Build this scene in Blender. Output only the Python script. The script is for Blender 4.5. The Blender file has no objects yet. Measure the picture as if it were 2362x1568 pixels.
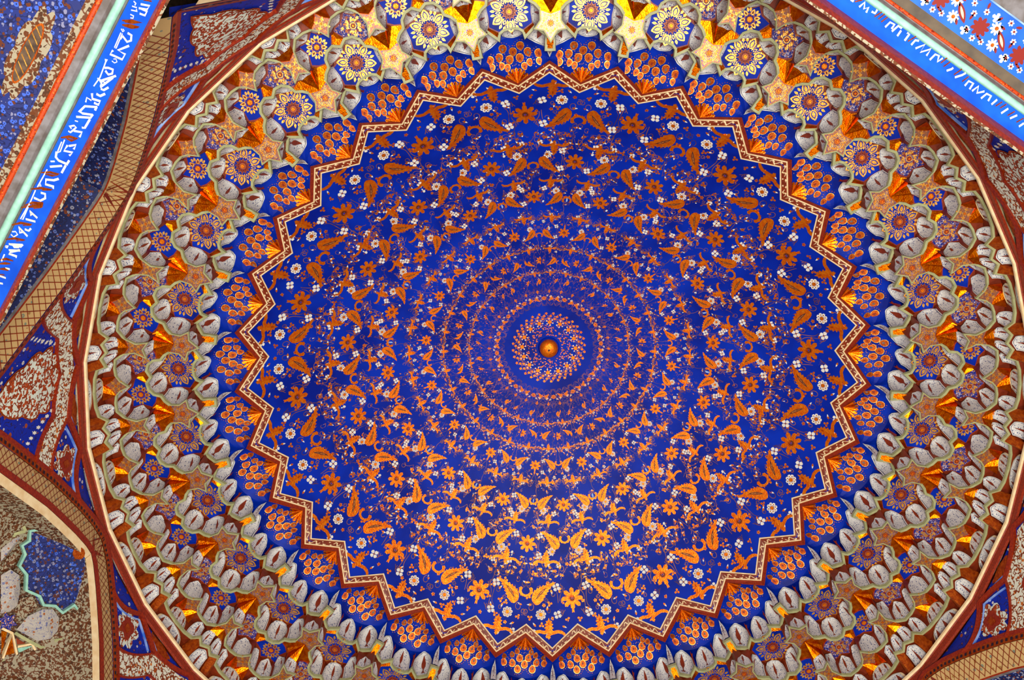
import bpy, math, random
from mathutils import Vector, Matrix
# ------------------------------------------------------------------ camera, world, lights, exposure
PI = math.pi
DL = 2*PI/32                      # the ceiling has 32 equal sectors
PH = -0.0158                      # angle of sector 0
H = 1.6                           # eye height above the floor; ceiling heights below are above the eye
FOC, TILT, ROLL = 2494.47, 0.3141, 0.0138
CAMX, CAMY = -0.246, -3.712       # the dome axis is the world origin, +Y runs down the picture
sc = bpy.context.scene
C = sc.collection
cd = bpy.data.cameras.new('camera'); cam = bpy.data.objects.new('camera', cd); C.objects.link(cam)
cd.sensor_width = 36.0; cd.lens = FOC/2362*36.0; cd.clip_end = 100
Rm = Matrix.Rotation(TILT, 3, 'X') @ Matrix.Rotation(ROLL, 3, 'Y')
rt, dn, fw = Vector(Rm[0]), Vector(Rm[1]), Vector(Rm[2])
cam.matrix_world = Matrix(((rt.x, -dn.x, -fw.x, CAMX), (rt.y, -dn.y, -fw.y, CAMY), (rt.z, -dn.z, -fw.z, H), (0, 0, 0, 1)))
sc.camera = cam
wd = bpy.data.worlds.new('world'); sc.world = wd; wd.use_nodes = True
wd.node_tree.nodes['Background'].inputs[0].default_value = (1.0, 0.93, 0.84, 1)
wd.node_tree.nodes['Background'].inputs[1].default_value = 0.40
def area(name, loc, rot, size, power, col):
    l = bpy.data.lights.new(name, 'AREA'); l.shape = 'DISK'; l.size = size; l.energy = power; l.color = col
    o = bpy.data.objects.new(name, l); C.objects.link(o); o.location = loc; o.rotation_euler = rot
    return o
# floor uplight near the doorway side and a weaker one across the hall
area('floor_uplight', (0.1, -4.0, 0.25), (PI, 0, 0), 1.6, 1250, (1.0, 0.95, 0.86))
area('floor_uplight.001', (0.6, 1.5, 0.25), (PI, 0, 0), 1.2, 320, (1.0, 0.9, 0.75))
sc.view_settings.view_transform = 'Standard'; sc.view_settings.look = 'None'
sc.view_settings.gamma = 1.0; sc.view_settings.use_curve_mapping = False
sc.view_settings.exposure = 0.0
sc.cycles.max_bounces = 5; sc.cycles.diffuse_bounces = 3; sc.cycles.glossy_bounces = 3

# ------------------------------------------------------------------ materials
def lin(c): return tuple((x/12.92 if x <= .04045 else ((x+.055)/1.055)**2.4) for x in (v/255 for v in c))
MATS = {}
def mat(name, col, col2=None, rough=.55, metal=0., scale=30., bump=0., bscale=120., spec=.4, amount=.6):
    m = bpy.data.materials.new(name); m.use_nodes = True; nt = m.node_tree; b = nt.nodes['Principled BSDF']
    c1 = lin(col)+(1,)
    b.inputs['Roughness'].default_value = rough; b.inputs['Metallic'].default_value = metal
    b.inputs['Specular IOR Level'].default_value = spec
    tc = nt.nodes.new('ShaderNodeTexCoord')
    if col2:
        n = nt.nodes.new('ShaderNodeTexNoise'); n.inputs['Scale'].default_value = scale; n.inputs['Detail'].default_value = 4
        nt.links.new(tc.outputs['Object'], n.inputs['Vector'])
        r = nt.nodes.new('ShaderNodeValToRGB'); r.color_ramp.elements[0].position = .5-amount/2*.5; r.color_ramp.elements[1].position = .5+amount/2*.5
        r.color_ramp.elements[0].color = c1; r.color_ramp.elements[1].color = lin(col2)+(1,)
        nt.links.new(n.outputs['Fac'], r.inputs['Fac']); nt.links.new(r.outputs['Color'], b.inputs['Base Color'])
    else:
        b.inputs['Base Color'].default_value = c1
    if bump:
        n2 = nt.nodes.new('ShaderNodeTexNoise'); n2.inputs['Scale'].default_value = bscale; n2.inputs['Detail'].default_value = 3
        nt.links.new(tc.outputs['Object'], n2.inputs['Vector'])
        bp = nt.nodes.new('ShaderNodeBump'); bp.inputs['Strength'].default_value = bump; bp.inputs['Distance'].default_value = .01
        nt.links.new(n2.outputs['Fac'], bp.inputs['Height']); nt.links.new(bp.outputs['Normal'], b.inputs['Normal'])
    MATS[name] = m
    return m
def math_node(nt, op, a, b=None, c=None):
    n = nt.nodes.new('ShaderNodeMath'); n.operation = op
    for i, v in enumerate((a, b, c)):
        if v is None: continue
        if isinstance(v, (int, float)): n.inputs[i].default_value = v
        else: nt.links.new(v, n.inputs[i])
    return n.outputs[0]
def mixc(nt, fac, a, b):
    n = nt.nodes.new('ShaderNodeMix'); n.data_type = 'RGBA'
    nt.links.new(fac, n.inputs[0])
    for i, v in ((6, a), (7, b)):
        if isinstance(v, tuple): n.inputs[i].default_value = v
        else: nt.links.new(v, n.inputs[i])
    return n.outputs[2]
def floral(name, base, cols, vine, fscale=40., vscale=25., dot=.30, lw=.035, rough=.6, border=None, keep=.55, base2=None, metal=0.):
    """painted florets (one colour each, by cell) and curling thin stems over a plain ground"""
    m = bpy.data.materials.new(name); m.use_nodes = True; nt = m.node_tree; b = nt.nodes['Principled BSDF']
    b.inputs['Roughness'].default_value = rough; b.inputs['Metallic'].default_value = metal; b.inputs['Specular IOR Level'].default_value = .25
    tc = nt.nodes.new('ShaderNodeTexCoord')
    ground = lin(base)+(1,)
    if base2:
        n0 = nt.nodes.new('ShaderNodeTexNoise'); n0.inputs['Scale'].default_value = 4; nt.links.new(tc.outputs['Object'], n0.inputs['Vector'])
        ground = mixc(nt, n0.outputs['Fac'], lin(base)+(1,), lin(base2)+(1,))
    n = nt.nodes.new('ShaderNodeTexNoise'); n.inputs['Scale'].default_value = vscale; n.inputs['Detail'].default_value = 1.5
    nt.links.new(tc.outputs['Object'], n.inputs['Vector'])
    d = math_node(nt, 'ABSOLUTE', math_node(nt, 'SUBTRACT', n.outputs['Fac'], .5))
    line = math_node(nt, 'LESS_THAN', d, lw*.5)
    c = mixc(nt, line, ground, lin(vine)+(1,))
    v = nt.nodes.new('ShaderNodeTexVoronoi'); v.inputs['Scale'].default_value = fscale; v.inputs['Randomness'].default_value = .85
    nt.links.new(tc.outputs['Object'], v.inputs['Vector'])
    sp = nt.nodes.new('ShaderNodeSeparateColor'); nt.links.new(v.outputs['Color'], sp.inputs[0])
    thr = math_node(nt, 'MULTIPLY', sp.outputs[0], dot*2)
    isdot = math_node(nt, 'MULTIPLY', math_node(nt, 'LESS_THAN', v.outputs['Distance'], thr), math_node(nt, 'LESS_THAN', sp.outputs[1], keep))
    for i, cc in enumerate(cols):
        f = isdot if i == 0 else math_node(nt, 'MULTIPLY', isdot, math_node(nt, 'GREATER_THAN', sp.outputs[2], i/len(cols)))
        c = mixc(nt, f, c, lin(cc)+(1,))
    core = math_node(nt, 'MULTIPLY', isdot, math_node(nt, 'LESS_THAN', v.outputs['Distance'], math_node(nt, 'MULTIPLY', thr, .3)))
    c = mixc(nt, core, c, lin(vine)+(1,))
    if border:
        uv = nt.nodes.new('ShaderNodeUVMap'); s = nt.nodes.new('ShaderNodeSeparateXYZ'); nt.links.new(uv.outputs['UV'], s.inputs[0])
        e = math_node(nt, 'ABSOLUTE', math_node(nt, 'SUBTRACT', s.outputs[0], .5))
        edge = math_node(nt, 'MAXIMUM', math_node(nt, 'GREATER_THAN', e, .44), math_node(nt, 'GREATER_THAN', s.outputs[1], .93))
        rim = math_node(nt, 'MAXIMUM', math_node(nt, 'GREATER_THAN', e, .465), math_node(nt, 'GREATER_THAN', s.outputs[1], .96))
        c = mixc(nt, edge, c, lin(border)+(1,))
        c = mixc(nt, rim, c, lin(base)+(1,))
    nt.links.new(c, b.inputs['Base Color'])
    MATS[name] = m
    return m
def gold(name, col, col2, rough, bump, metal=.85, scale=40):
    return mat(name, col, col2, rough=rough, metal=metal, scale=scale, bump=bump, bscale=90., spec=.5)
mat('blue_dome', (0, 44, 176), (0, 24, 132), rough=.5, scale=2.2, bump=.05, spec=.12)
mat('blue_paint', (0, 44, 172), (0, 22, 120), rough=.5, scale=5, spec=.12)
mat('blue_night', (8, 22, 96), (10, 34, 130), rough=.5, scale=9)
gold('gold_leaf', (248, 138, 12), (232, 96, 2), .38, .35, metal=.72)
gold('gold_panel', (246, 132, 10), (206, 78, 2), .32, .3, metal=1., scale=26)
gold('gold_dull', (206, 98, 14), (164, 60, 4), .45, .3, metal=.7)
gold('gold_pale', (255, 196, 96), (240, 158, 56), .40, .25, metal=.92)
mat('gold_line', (204, 124, 52), (132, 62, 20), rough=.45, metal=.4, scale=14)
mat('vine', (168, 96, 48), (84, 40, 30), rough=.5, metal=.25, scale=8)
mat('red_brown', (136, 46, 8), (108, 30, 4), rough=.5, scale=12, bump=.1)
mat('red_frame', (150, 44, 6), (118, 28, 4), rough=.45, scale=60, bump=.15)
mat('red_deep', (122, 20, 6), rough=.5)
mat('brown_dark', (74, 22, 10), (44, 14, 10), rough=.6, scale=20)
mat('ink', (30, 16, 34), rough=.6)
mat('white_paint', (236, 232, 220), (214, 208, 196), rough=.5, scale=30)
mat('cream', (236, 214, 170), (222, 190, 140), rough=.5, scale=14, bump=.08)
mat('olive_rim', (168, 170, 122), (146, 148, 104), rough=.5, scale=16, bump=.08)
mat('mint', (150, 200, 182), (128, 178, 160), rough=.35, scale=20)
mat('grey_plaster', (116, 112, 116), (88, 80, 78), rough=.7, scale=16)
mat('grey_brown', (92, 78, 62), (70, 60, 52), rough=.7, scale=10)
mat('bright_blue', (18, 96, 232), (10, 76, 206), rough=.5, scale=7)
mat('patch_blue', (60, 116, 214), (150, 176, 226), rough=.6, scale=9)
mat('dark_umber', (96, 74, 56), (60, 44, 34), rough=.8, scale=24)  # mottled dark brown for the backing shell and the medallion ground
floral('niche_white', (214, 212, 208), ((92, 100, 142), (58, 70, 120)), (122, 126, 150), fscale=82, vscale=70, dot=.26, lw=.035, border=(92, 92, 110), keep=.62)
floral('speckle_star', (150, 104, 96), ((220, 150, 80), (80, 70, 140)), (196, 126, 70), fscale=95, vscale=60, dot=.32, lw=.06, keep=.7, metal=.65, rough=.4)
floral('speckle_blue', (18, 34, 128), ((198, 132, 78), (176, 170, 196)), (178, 122, 82), fscale=70, vscale=44, dot=.28, lw=.05, keep=.55)
floral('panel_blue', (10, 44, 176), ((206, 200, 196), (150, 70, 30)), (30, 26, 80), fscale=26, vscale=16, dot=.26, lw=.03, keep=.42, base2=(8, 30, 130))
floral('panel_navy', (14, 30, 96), ((96, 116, 190), (128, 58, 20), (150, 150, 170)), (26, 24, 60), fscale=48, vscale=26, dot=.36, lw=.06, keep=.75, base2=(34, 40, 80))
floral('scroll_white', (212, 214, 196), ((164, 74, 22), (196, 110, 40)), (122, 56, 26), fscale=34, vscale=22, dot=.26, lw=.10, keep=.75)
floral('medal_white', (206, 214, 200), ((150, 56, 16), (170, 70, 26)), (130, 52, 20), fscale=32, vscale=20, dot=.36, lw=.1, keep=.8)
floral('lattice', (190, 156, 104), ((120, 128, 108), (150, 112, 60)), (186, 150, 96), fscale=26, vscale=10, dot=.22, lw=.0, keep=.35)
floral('brown_scroll', (150, 140, 118), ((92, 46, 16), (70, 40, 22)), (96, 54, 30), fscale=44, vscale=26, dot=.40, lw=.1, keep=.75)
floral('rope_red', (178, 58, 10), ((120, 26, 4), (206, 96, 20)), (120, 30, 6), fscale=95, vscale=60, dot=.34, lw=.02, keep=.5, rough=.4)
floral('wall_navy', (18, 40, 128), ((60, 92, 190), (92, 44, 22), (120, 120, 150)), (20, 24, 70), fscale=48, vscale=26, dot=.40, lw=.06, keep=.8, base2=(44, 46, 74))
floral('shell_white_shaded', (168, 160, 152), ((96, 100, 140), (150, 84, 40)), (120, 116, 140), fscale=46, vscale=40, dot=.28, lw=.04, keep=.6)  # greyish-white paint, base darkened to stand in for shade in the recess
# ------------------------------------------------------------------ helpers
def W(az, r, z, extra=0.):
    a = PH + az*DL - PI/2
    return Vector((r*math.cos(a), r*math.sin(a), z+H+extra))
class MB:
    def __init__(s): s.v = []; s.f = []; s.m = []; s.uv = {}
    def pts(s, p):
        i = len(s.v); s.v.extend(tuple(q) for q in p); return i
    def poly(s, p, m=0):
        i = s.pts(p); s.f.append(tuple(range(i, i+len(p)))); s.m.append(m)
    def grid(s, rows, m=0, uv=False):
        n = len(rows[0]); i = s.pts([q for r in rows for q in r])
        if uv:
            for a in range(len(rows)):
                for b in range(n): s.uv[i+a*n+b] = (b/(n-1), a/(len(rows)-1))
        for a in range(len(rows)-1):
            for b in range(n-1):
                k = i+a*n+b; s.f.append((k, k+1, k+n+1, k+n)); s.m.append(m)
    def slab(s, p, nv, th, m=0, ms=None):
        """polygon p raised by th along nv, with side walls"""
        nv = Vector(nv); top = [Vector(q)+nv*th for q in p]
        s.poly(top, m)
        i = s.pts(list(p)+top); n = len(p); ms = m if ms is None else ms
        for k in range(n):
            j = (k+1) % n; s.f.append((i+k, i+j, i+n+j, i+n+k)); s.m.append(ms)
    def ring(s, outer, inner, m=0):
        n = len(outer); i = s.pts(list(outer)+list(inner))
        for k in range(n):
            j = (k+1) % n; s.f.append((i+k, i+j, i+n+j, i+n+k)); s.m.append(m)
    def bar(s, p, w, h, m=0, closed=False):
        """rectangular moulding along plan polyline p (3D points), section w wide, h tall, centred"""
        n = len(p); rows = []
        for k in range(n):
            a = p[k-1] if (k > 0 or closed) else p[k]
            b = p[(k+1) % n] if (k < n-1 or closed) else p[k]
            d1 = (p[k]-a); d2 = (b-p[k]); d1.z = d2.z = 0
            if d1.length < 1e-9: d1 = d2
            if d2.length < 1e-9: d2 = d1
            d1.normalize(); d2.normalize(); t = d1+d2
            if t.length < 1e-6: t = d1
            t.normalize(); nn = Vector((-t.y, t.x, 0)); c = max(.45, nn.dot(Vector((-d1.y, d1.x, 0))))
            o = nn*(w/2/c); u = Vector((0, 0, h/2))
            rows.append([p[k]+o+u*.6, p[k]+o*.72+u*-1, p[k]-o*.72-u, p[k]-o+u*.6, p[k]+o+u*.6])
        if closed: rows.append(rows[0])
        s.grid(rows, m)
        if not closed:
            s.poly(rows[0][:4], m); s.poly(rows[-1][:4], m)
    def build(s, name, mats, parent=None, smooth=False):
        me = bpy.data.meshes.new(name); me.from_pydata(s.v, [], s.f)
        for x in mats: me.materials.append(MATS[x])
        me.polygons.foreach_set('material_index', s.m)
        if s.uv:
            l = me.uv_layers.new(name='UVMap')
            for lp in me.loops: l.data[lp.index].uv = s.uv.get(lp.vertex_index, (.5, .5))
        if smooth: me.polygons.foreach_set('use_smooth', [True]*len(s.f))
        me.update()
        o = bpy.data.objects.new(name, me); C.objects.link(o)
        if parent: o.parent = parent
        return o
def tag(o, label=None, cat=None, group=None, kind=None):
    if label: o['label'] = label
    if cat: o['category'] = cat
    if group: o['group'] = group
    if kind: o['kind'] = kind
    return o
def empty(name, loc=(0, 0, 0)):
    o = bpy.data.objects.new(name, None); C.objects.link(o); o.location = loc; o.empty_display_size = .2; return o
def copy_tree(o, parent=None):
    c = o.copy(); C.objects.link(c); c.parent = parent
    for ch in list(KIDS.get(o.name, ())): copy_tree_child(ch, c)
    return c
KIDS = {}
def copy_tree_child(ch, parent):
    c = ch.copy(); C.objects.link(c); c.parent = parent
def around(o, kids=(), n=32, step=1):
    """turn one finished part (with its sub-parts) into n copies about the dome axis"""
    for k in range(1, n):
        c = o.copy(); C.objects.link(c); c.rotation_euler.z = k*step*DL
        for g in kids:
            d = g.copy(); C.objects.link(d); d.parent = c
# flat shapes, 2D
def leaf2(L, w, n=7, ser=.16, sh=.42, y0=0.):
    """pointed leaf along +y, broadest at sh, serrated edge"""
    out = []
    for i in range(n*2+1):
        t = i/(n*2); x = w*math.sin(PI*t**(math.log(.5)/math.log(sh)))**.8
        if i % 2 == 0 and 0 < i < n*2: x *= 1-ser
        out.append((x, y0+L*t))
    return out+[(-x, y) for x, y in reversed(out[1:-1])]
def star2(n, R, r, a0=PI/2):
    return [((R if i % 2 == 0 else r)*math.cos(a0+i*PI/n), (R if i % 2 == 0 else r)*math.sin(a0+i*PI/n)) for i in range(2*n)]
def flower2(n, R, r, a0=PI/2, tip=.35):
    out = []
    for i in range(n):
        a = a0+i*2*PI/n; h = PI/n
        out += [(r*math.cos(a-h), r*math.sin(a-h)), (R*.86*math.cos(a-h*.55), R*.86*math.sin(a-h*.55)),
                (R*math.cos(a), R*math.sin(a)), (R*.86*math.cos(a+h*.55), R*.86*math.sin(a+h*.55))]
    return out
def circ2(R, n=12, x=0., y=0.): return [(x+R*math.cos(i*2*PI/n), y+R*math.sin(i*2*PI/n)) for i in range(n)]
def rot2(p, a, x=0., y=0., s=1.):
    c, q = math.cos(a), math.sin(a); return [(x+s*(u*c-v*q), y+s*(u*q+v*c)) for u, v in p]
def smooth(p, n=6):
    out = []
    for i in range(len(p)-1):
        a = p[max(i-1, 0)]; b = p[i]; c = p[i+1]; d = p[min(i+2, len(p)-1)]
        for k in range(n):
            t = k/n
            out.append(tuple(.5*((2*b[j])+(-a[j]+c[j])*t+(2*a[j]-5*b[j]+4*c[j]-d[j])*t*t+(-a[j]+3*b[j]-3*c[j]+d[j])*t**3) for j in range(2)))
    return out+[tuple(p[-1])]

# ------------------------------------------------------------------ the dome
RS = 4.386; ZC = 11.18-RS
def domez(r): return ZC+math.sqrt(RS*RS-r*r)
def D(az, r, h=0.):
    """a point h in front of the dome's inner face"""
    k = 1-h/RS; z = domez(r); return W(az, r*k, ZC+(z-ZC)*k)
def rim0(az):
    f = abs((az+.5) % 1-.5)*2; return 2.993*(1-f)+2.812*f
dome = MB(); rows = []
RT = [0.001, .1, .2, .3, .4, .5, .6, .7, .8, .88, .95, 1.012]
for t in RT: rows.append([D(i/4, rim0(i/4)*t) for i in range(129)])
dome.grid(rows)
ceiling = dome.build('ceiling', ['blue_dome'], None, True)
tag(ceiling, 'shallow ultramarine dome covered with gilded leaves, palmettes and white blossoms around a gold boss', 'dome', kind='structure')
def frame(az, r, turn=0., s=1., h=0.):
    """local x = towards larger azimuth, y = outwards down the dome, z = into the room"""
    p = D(az, r, h); n = (Vector((0, 0, ZC+H))-p).normalized()
    ey = (D(az, r+.01)-D(az, r-.01)).normalized(); ex = ey.cross(n).normalized()
    if ex.dot(W(az+.1, r, 0)-W(az-.1, r, 0)) < 0: ex = -ex
    c, q = math.cos(turn), math.sin(turn)
    X = (ex*c+ey*q)*s; Y = (ey*c-ex*q)*s; Z = n*s
    return Matrix(((X.x, Y.x, Z.x, p.x), (X.y, Y.y, Z.y, p.y), (X.z, Y.z, Z.z, p.z), (0, 0, 0, 1)))
Z1 = Vector((0, 0, 1))
def flat(p, h=0.): return [Vector((x, y, h)) for x, y in p]
def proto(name, layers, mats):
    """layers: (polygon, bottom, thickness, material index)"""
    mb = MB()
    for p, h, th, m in layers:
        if th: mb.slab(flat(p, h), Z1, th, m)
        else: mb.poly(flat(p, h), m)
    o = mb.build(name, mats); me = o.data; bpy.data.objects.remove(o); return me
def mirror(layers): return [([(-x, y) for x, y in reversed(p)], h, th, m) for p, h, th, m in layers]
def place(name, me, m4, parent, label=None):
    o = bpy.data.objects.new(name, me); C.objects.link(o); o.parent = parent; o.matrix_basis = m4; return o
# gilded leaf: base (broad end) at +y, tip at -y, teeth on both sides, dark slit with seeds
LFR = [(0, .165), (.030, .160), (.050, .142), (.062, .115), (.066, .085), (.074, .060), (.058, .055), (.068, .025), (.050, .022), (.058, -.010), (.040, -.012), (.047, -.045), (.029, -.048), (.033, -.085), (.017, -.09), (.016, -.13)]
lf = LFR+[(0, -.165)]+[(-x, y) for x, y in reversed(LFR[1:])]
slit = [(x, -y) for x, y in rot2(leaf2(.17, .013, 4, 0, .5), 0, 0, -.12)]
def leaf_layers(bend):
    def b(p): return [(x+bend*(y*y)*3-bend*.03, y) for x, y in p]
    L = [(b(lf), -.004, .012, 0), (b(slit), .0085, 0, 1), (b([(x*.55, y*.84) for x, y in slit]), .009, 0, 2)]
    L += [(b(circ2(.0045, 6, 0, -.02+k*.035)), .0095, 0, 1) for k in range(3)]
    return L
me_leaf = [proto('gilded_leaf', leaf_layers(.35), ['gold_leaf', 'ink', 'gold_line']), proto('gilded_leaf', mirror(leaf_layers(.35)), ['gold_leaf', 'ink', 'gold_line'])]
stem = [(-.010, .10), (.010, .10), (.016, .18), (0, .2), (-.016, .18)]
curl = [(.026*math.cos(a), .026*math.sin(a)) for a in [i*.45-.6 for i in range(11)]]
curl += [(.016*math.cos(a), .016*math.sin(a)) for a in reversed([i*.45-.6 for i in range(11)])]
me_flower = proto('gilded_flower', [(flower2(8, .125, .062), -.004, .012, 0), (stem, -.004, .009, 0), (circ2(.036, 12), .0085, 0, 2), (curl, .0095, 0, 1), (circ2(.009, 8), .01, 0, 3)], ['gold_leaf', 'ink', 'gold_dull', 'blue_dome'])
wing = [(0, .012), (.05, .022), (.10, .008), (.145, .02), (.175, .044), (.185, .03), (.172, .004), (.14, -.018), (.10, -.026), (.05, -.014), (.03, -.03)]
body = [(.052, -.045), (.030, -.06), (.048, -.085), (.024, -.094), (.034, -.118), (.012, -.12), (0, -.155)]
head = [(0, .075), (.02, .055), (.012, .04), (.026, .03)]
bird = head+wing+body[:-1]+[body[-1]]+[(-x, y) for x, y in reversed(body[:-1])]+[(-x, y) for x, y in reversed(wing)][:-1]+[(-x, y) for x, y in reversed(head[1:])]
me_bird = proto('palmette', [(bird, -.004, .012, 0), (leaf2(.05, .006, 3, 0, .5, -.12), .0085, 0, 1)], ['gold_leaf', 'gold_dull'])
cr = [(.075*math.cos(a)*(1+.1*(i % 2)), .062*math.sin(a)*(1+.1*(i % 2))) for i, a in enumerate([-.75+k*(PI+1.5)/14 for k in range(15)])]
cr += [(.046*math.cos(a), .04*math.sin(a)+.002) for a in reversed([-.75+k*(PI+1.5)/8 for k in range(9)])]
me_cres = proto('crescent', [(cr, -.003, .010, 0)], ['gold_leaf'])
def daisy(R, n):
    L = []
    for i in range(n):
        a = i*2*PI/n
        L.append((rot2([(0, R*.3), (R*.30, R*.62), (R*.22, R*.95), (0, R*1.02), (-R*.22, R*.95), (-R*.30, R*.62)], a), 0, .006, 0))
        L.append((rot2([(0, R*.45), (R*.12, R*.68), (0, R*.84), (-R*.12, R*.68)], a), .0065, 0, 2))
    L.append((circ2(R*.36, 10), 0, .008, 1))
    return L
me_daisy = proto('white_rosette', daisy(.060, 8), ['white_paint', 'gold_leaf', 'gold_line'])
def blossom(R):
    L = []
    for i in range(4):
        a = PI/4+i*PI/2
        L.append((rot2([(0, R*.12), (R*.45, R*.55), (R*.4, R*.95), (0, R*1.08), (-R*.4, R*.95), (-R*.45, R*.55)], a), 0, .005, 0))
    L.append((circ2(R*.22, 8), 0, .0065, 1))
    return L
me_w4 = proto('white_blossom', blossom(.042), ['white_paint', 'red_brown'])
ROW = [2.54, 2.06, 1.685, 1.29, .98, .745, .553]
BRD = [1.133, 1.104, 1.125, 1.16, 1.16, 1.157, 1.18]
smallw, small_m = [], []
fl_pts, bud_pts, vines = [], [], []
rnd = random.Random(4)
# one cell (two sectors wide), mirrored about its axis: (azimuth offset, log radius)
FLO = [(.06, .02), (.36, .105), (.48, -.03), (.73, -.005), (.82, -.13), (.20, -.10), (.58, .15), (.98, .155), (.4, .045), (.12, .085), (.28, .135), (.58, .085), (.78, .035), (.88, .09), (.62, -.03), (.52, .04), (.15, -.065), (.42, -.115), (.66, -.12), (.86, -.055), (.95, -.10), (.30, -.13), (.05, .14), (.72, .15), (.2, .03)]
BUD = [(.4, .165), (.03, -.03), (.83, .165), (.47, .055), (.68, -.055), (.16, -.125), (.44, -.06), (.9, -.14), (.10, .045), (.22, .105), (.46, .135), (.64, .125), (.80, .11), (.56, .0), (.70, .06), (.30, -.08), (.52, -.09), (.78, -.09), (.90, .02), (.07, -.10), (.93, .14), (.36, .075), (.6, -.075), (.16, .15)]
VIN = [[(1.0, .085), (.86, .145), (.62, .155), (.45, .105), (.30, .085), (.20, .05), (.19, .02)],
       [(1.0, .055), (.84, .01), (.74, -.05), (.80, -.12), (.92, -.14), (.98, -.115)],
       [(.0, .12), (.14, .15), (.34, .14), (.50, .165), (.70, .14), (.74, .10), (.68, .085)],
       [(.56, -.085), (.44, -.125), (.24, -.135), (.10, -.11), (.06, -.06), (.11, -.03)],
       [(.56, .01), (.66, -.01), (.70, .04), (.64, .06)], [(.10, .06), (.16, .075), (.17, .11), (.12, .12)], [(.84, .06), (.76, .07), (.74, .02), (.80, .0)],
       [(.30, -.12), (.38, -.09), (.48, -.10)], [(.58, -.10), (.70, -.09), (.76, -.12), (.70, -.145)]]
def curl(a, y, R, t0, turns=1.5, sg=1):
    return [(a+sg*R*(1-.62*i/9)/DL*math.cos(t0+turns*2*PI*i/9), y+R*(1-.62*i/9)*math.sin(t0+turns*2*PI*i/9)) for i in range(10)]
for i, (a, y) in enumerate(BUD+[(.42, .02), (.0, .06), (.86, -.12), (.5, .09), (.25, -.02), (.75, -.02)]): VIN.append(curl(a+.03, y+.008, .008+.003*(i % 3), i*1.3, 1.2))
for n, R0 in enumerate(ROW):
    s = R0/2.54; c0 = .56 if n % 2 == 0 else 1.62; br = BRD[n]
    for k in range(16):
        c = c0+2*k
        for sg in (-1, 1):
            i = 0 if sg > 0 else 1
            place('gilded_leaf', me_leaf[i], frame(c+sg*.39, R0, sg*.80, s*1.0), ceiling)
            place('palmette', me_bird, frame(c+sg*.5, R0*br, 0, s), ceiling)
            place('white_rosette', me_daisy, frame(c+sg*.34, R0*(1.077 if n == 0 else 1.058), .2, s*.95), ceiling)
            for da, rr in ((.68, 1.077), (.67, .985), (.20, 1.135 if n == 0 else 1.12), (.46, .9)):
                smallw.append((c+sg*da, R0*rr, s*(1 if da > .5 else .8)))
        place('gilded_flower', me_flower, frame(c+1, R0*1.025, 0, s*.95), ceiling)
        place('crescent', me_cres, frame(c, R0*1.0, 0, s), ceiling)
        for sg in (-1, 1):
            if n == 0: pass
            for da, y in FLO: fl_pts.append((c+sg*da, R0*math.exp(y), s, sg))
            for da, y in BUD: bud_pts.append((c+sg*da, R0*math.exp(y), s, sg))
            for v in VIN: vines.append([(c+sg*a, R0*math.exp(y)) for a, y in v]+[s])
smallw.sort(key=lambda q: -q[1])
for a, r, s in smallw[:288]: place('white_blossom', me_w4, frame(a, r, .3, s), ceiling)
def stamp(mb, layers, m4):
    for p, h, th, m in layers:
        q = [m4 @ Vector((x, y, h+th)) for x, y in p]; mb.poly(q, m)
mb = MB()
for a, r, s in smallw[288:]: stamp(mb, blossom(.042), frame(a, r, .3, s))
tag(mb.build('white_blossom', ['white_paint', 'red_brown'], ceiling), kind='stuff')
mb = MB()
for v in vines:
    s = v[-1]
    if any(r > rim0(a)-.03 for a, r in v[:-1]): continue
    p = smooth(v[:-1], 4); q = [D(a, r, .003) for a, r in p]; w = .0030*max(s, .3)
    L, Rr = [], []
    for i in range(len(q)):
        t = (q[min(i+1, len(q)-1)]-q[max(i-1, 0)]).normalized(); nn = Vector((0, 0, ZC+H))-q[i]; o = t.cross(nn).normalized()*w
        L.append(q[i]+o); Rr.append(q[i]-o)
    mb.grid([L, Rr])
tag(mb.build('vine', ['vine'], ceiling), kind='stuff')
mb = MB()
tre = [(rot2([(0, 0), (.016, .018), (.013, .036), (0, .042), (-.013, .036), (-.016, .018)], i*2*PI/3), 0, .004, 0) for i in range(3)]+[(circ2(.008, 6), 0, .006, 1)]
pet5 = [(flower2(5, .030, .014), 0, .004, 0), (circ2(.008, 6), 0, .006, 1)]
for i, (a, r, s, sg) in enumerate(fl_pts): (stamp(mb, tre if i % 3 else pet5, frame(a, r, i*1.7, s*.72)) if r < rim0(a)-.05 else None)
tag(mb.build('floret', ['gold_leaf', 'red_brown'], ceiling), kind='stuff')
mb = MB()
budl = [([(0, -.028), (.012, -.008), (.010, .006), (-.010, .006), (-.012, -.008)], 0, .004, 0), ([(.010, .004), (.006, .02), (0, .034), (-.008, .018), (-.010, .004)], 0, .004, 1)]
for i, (a, r, s, sg) in enumerate(bud_pts): (stamp(mb, budl, frame(a, r, sg*(.6+i*.9), s*.9)) if r < rim0(a)-.04 else None)
tag(mb.build('bud', ['gold_leaf', 'white_paint'], ceiling), kind='stuff')
# faded repair strips in the blue
strip = proto('repair_patch', [([(-.016, -.16), (.014, -.17), (.018, .15), (-.014, .17)], .0006, .0, 0)], ['patch_blue'])
for k in range(16): place('repair_patch', strip, frame(1.62+2*k, 2.10+.03*math.sin(k*2.3), .04*math.sin(k), .8+.25*math.sin(k*1.7), .0012), ceiling)
for k in range(16): place('repair_patch', strip, frame(.56+2*k, 1.70, .05*math.sin(k*3), .5+.15*math.sin(k*2.1), .0012), ceiling)
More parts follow.
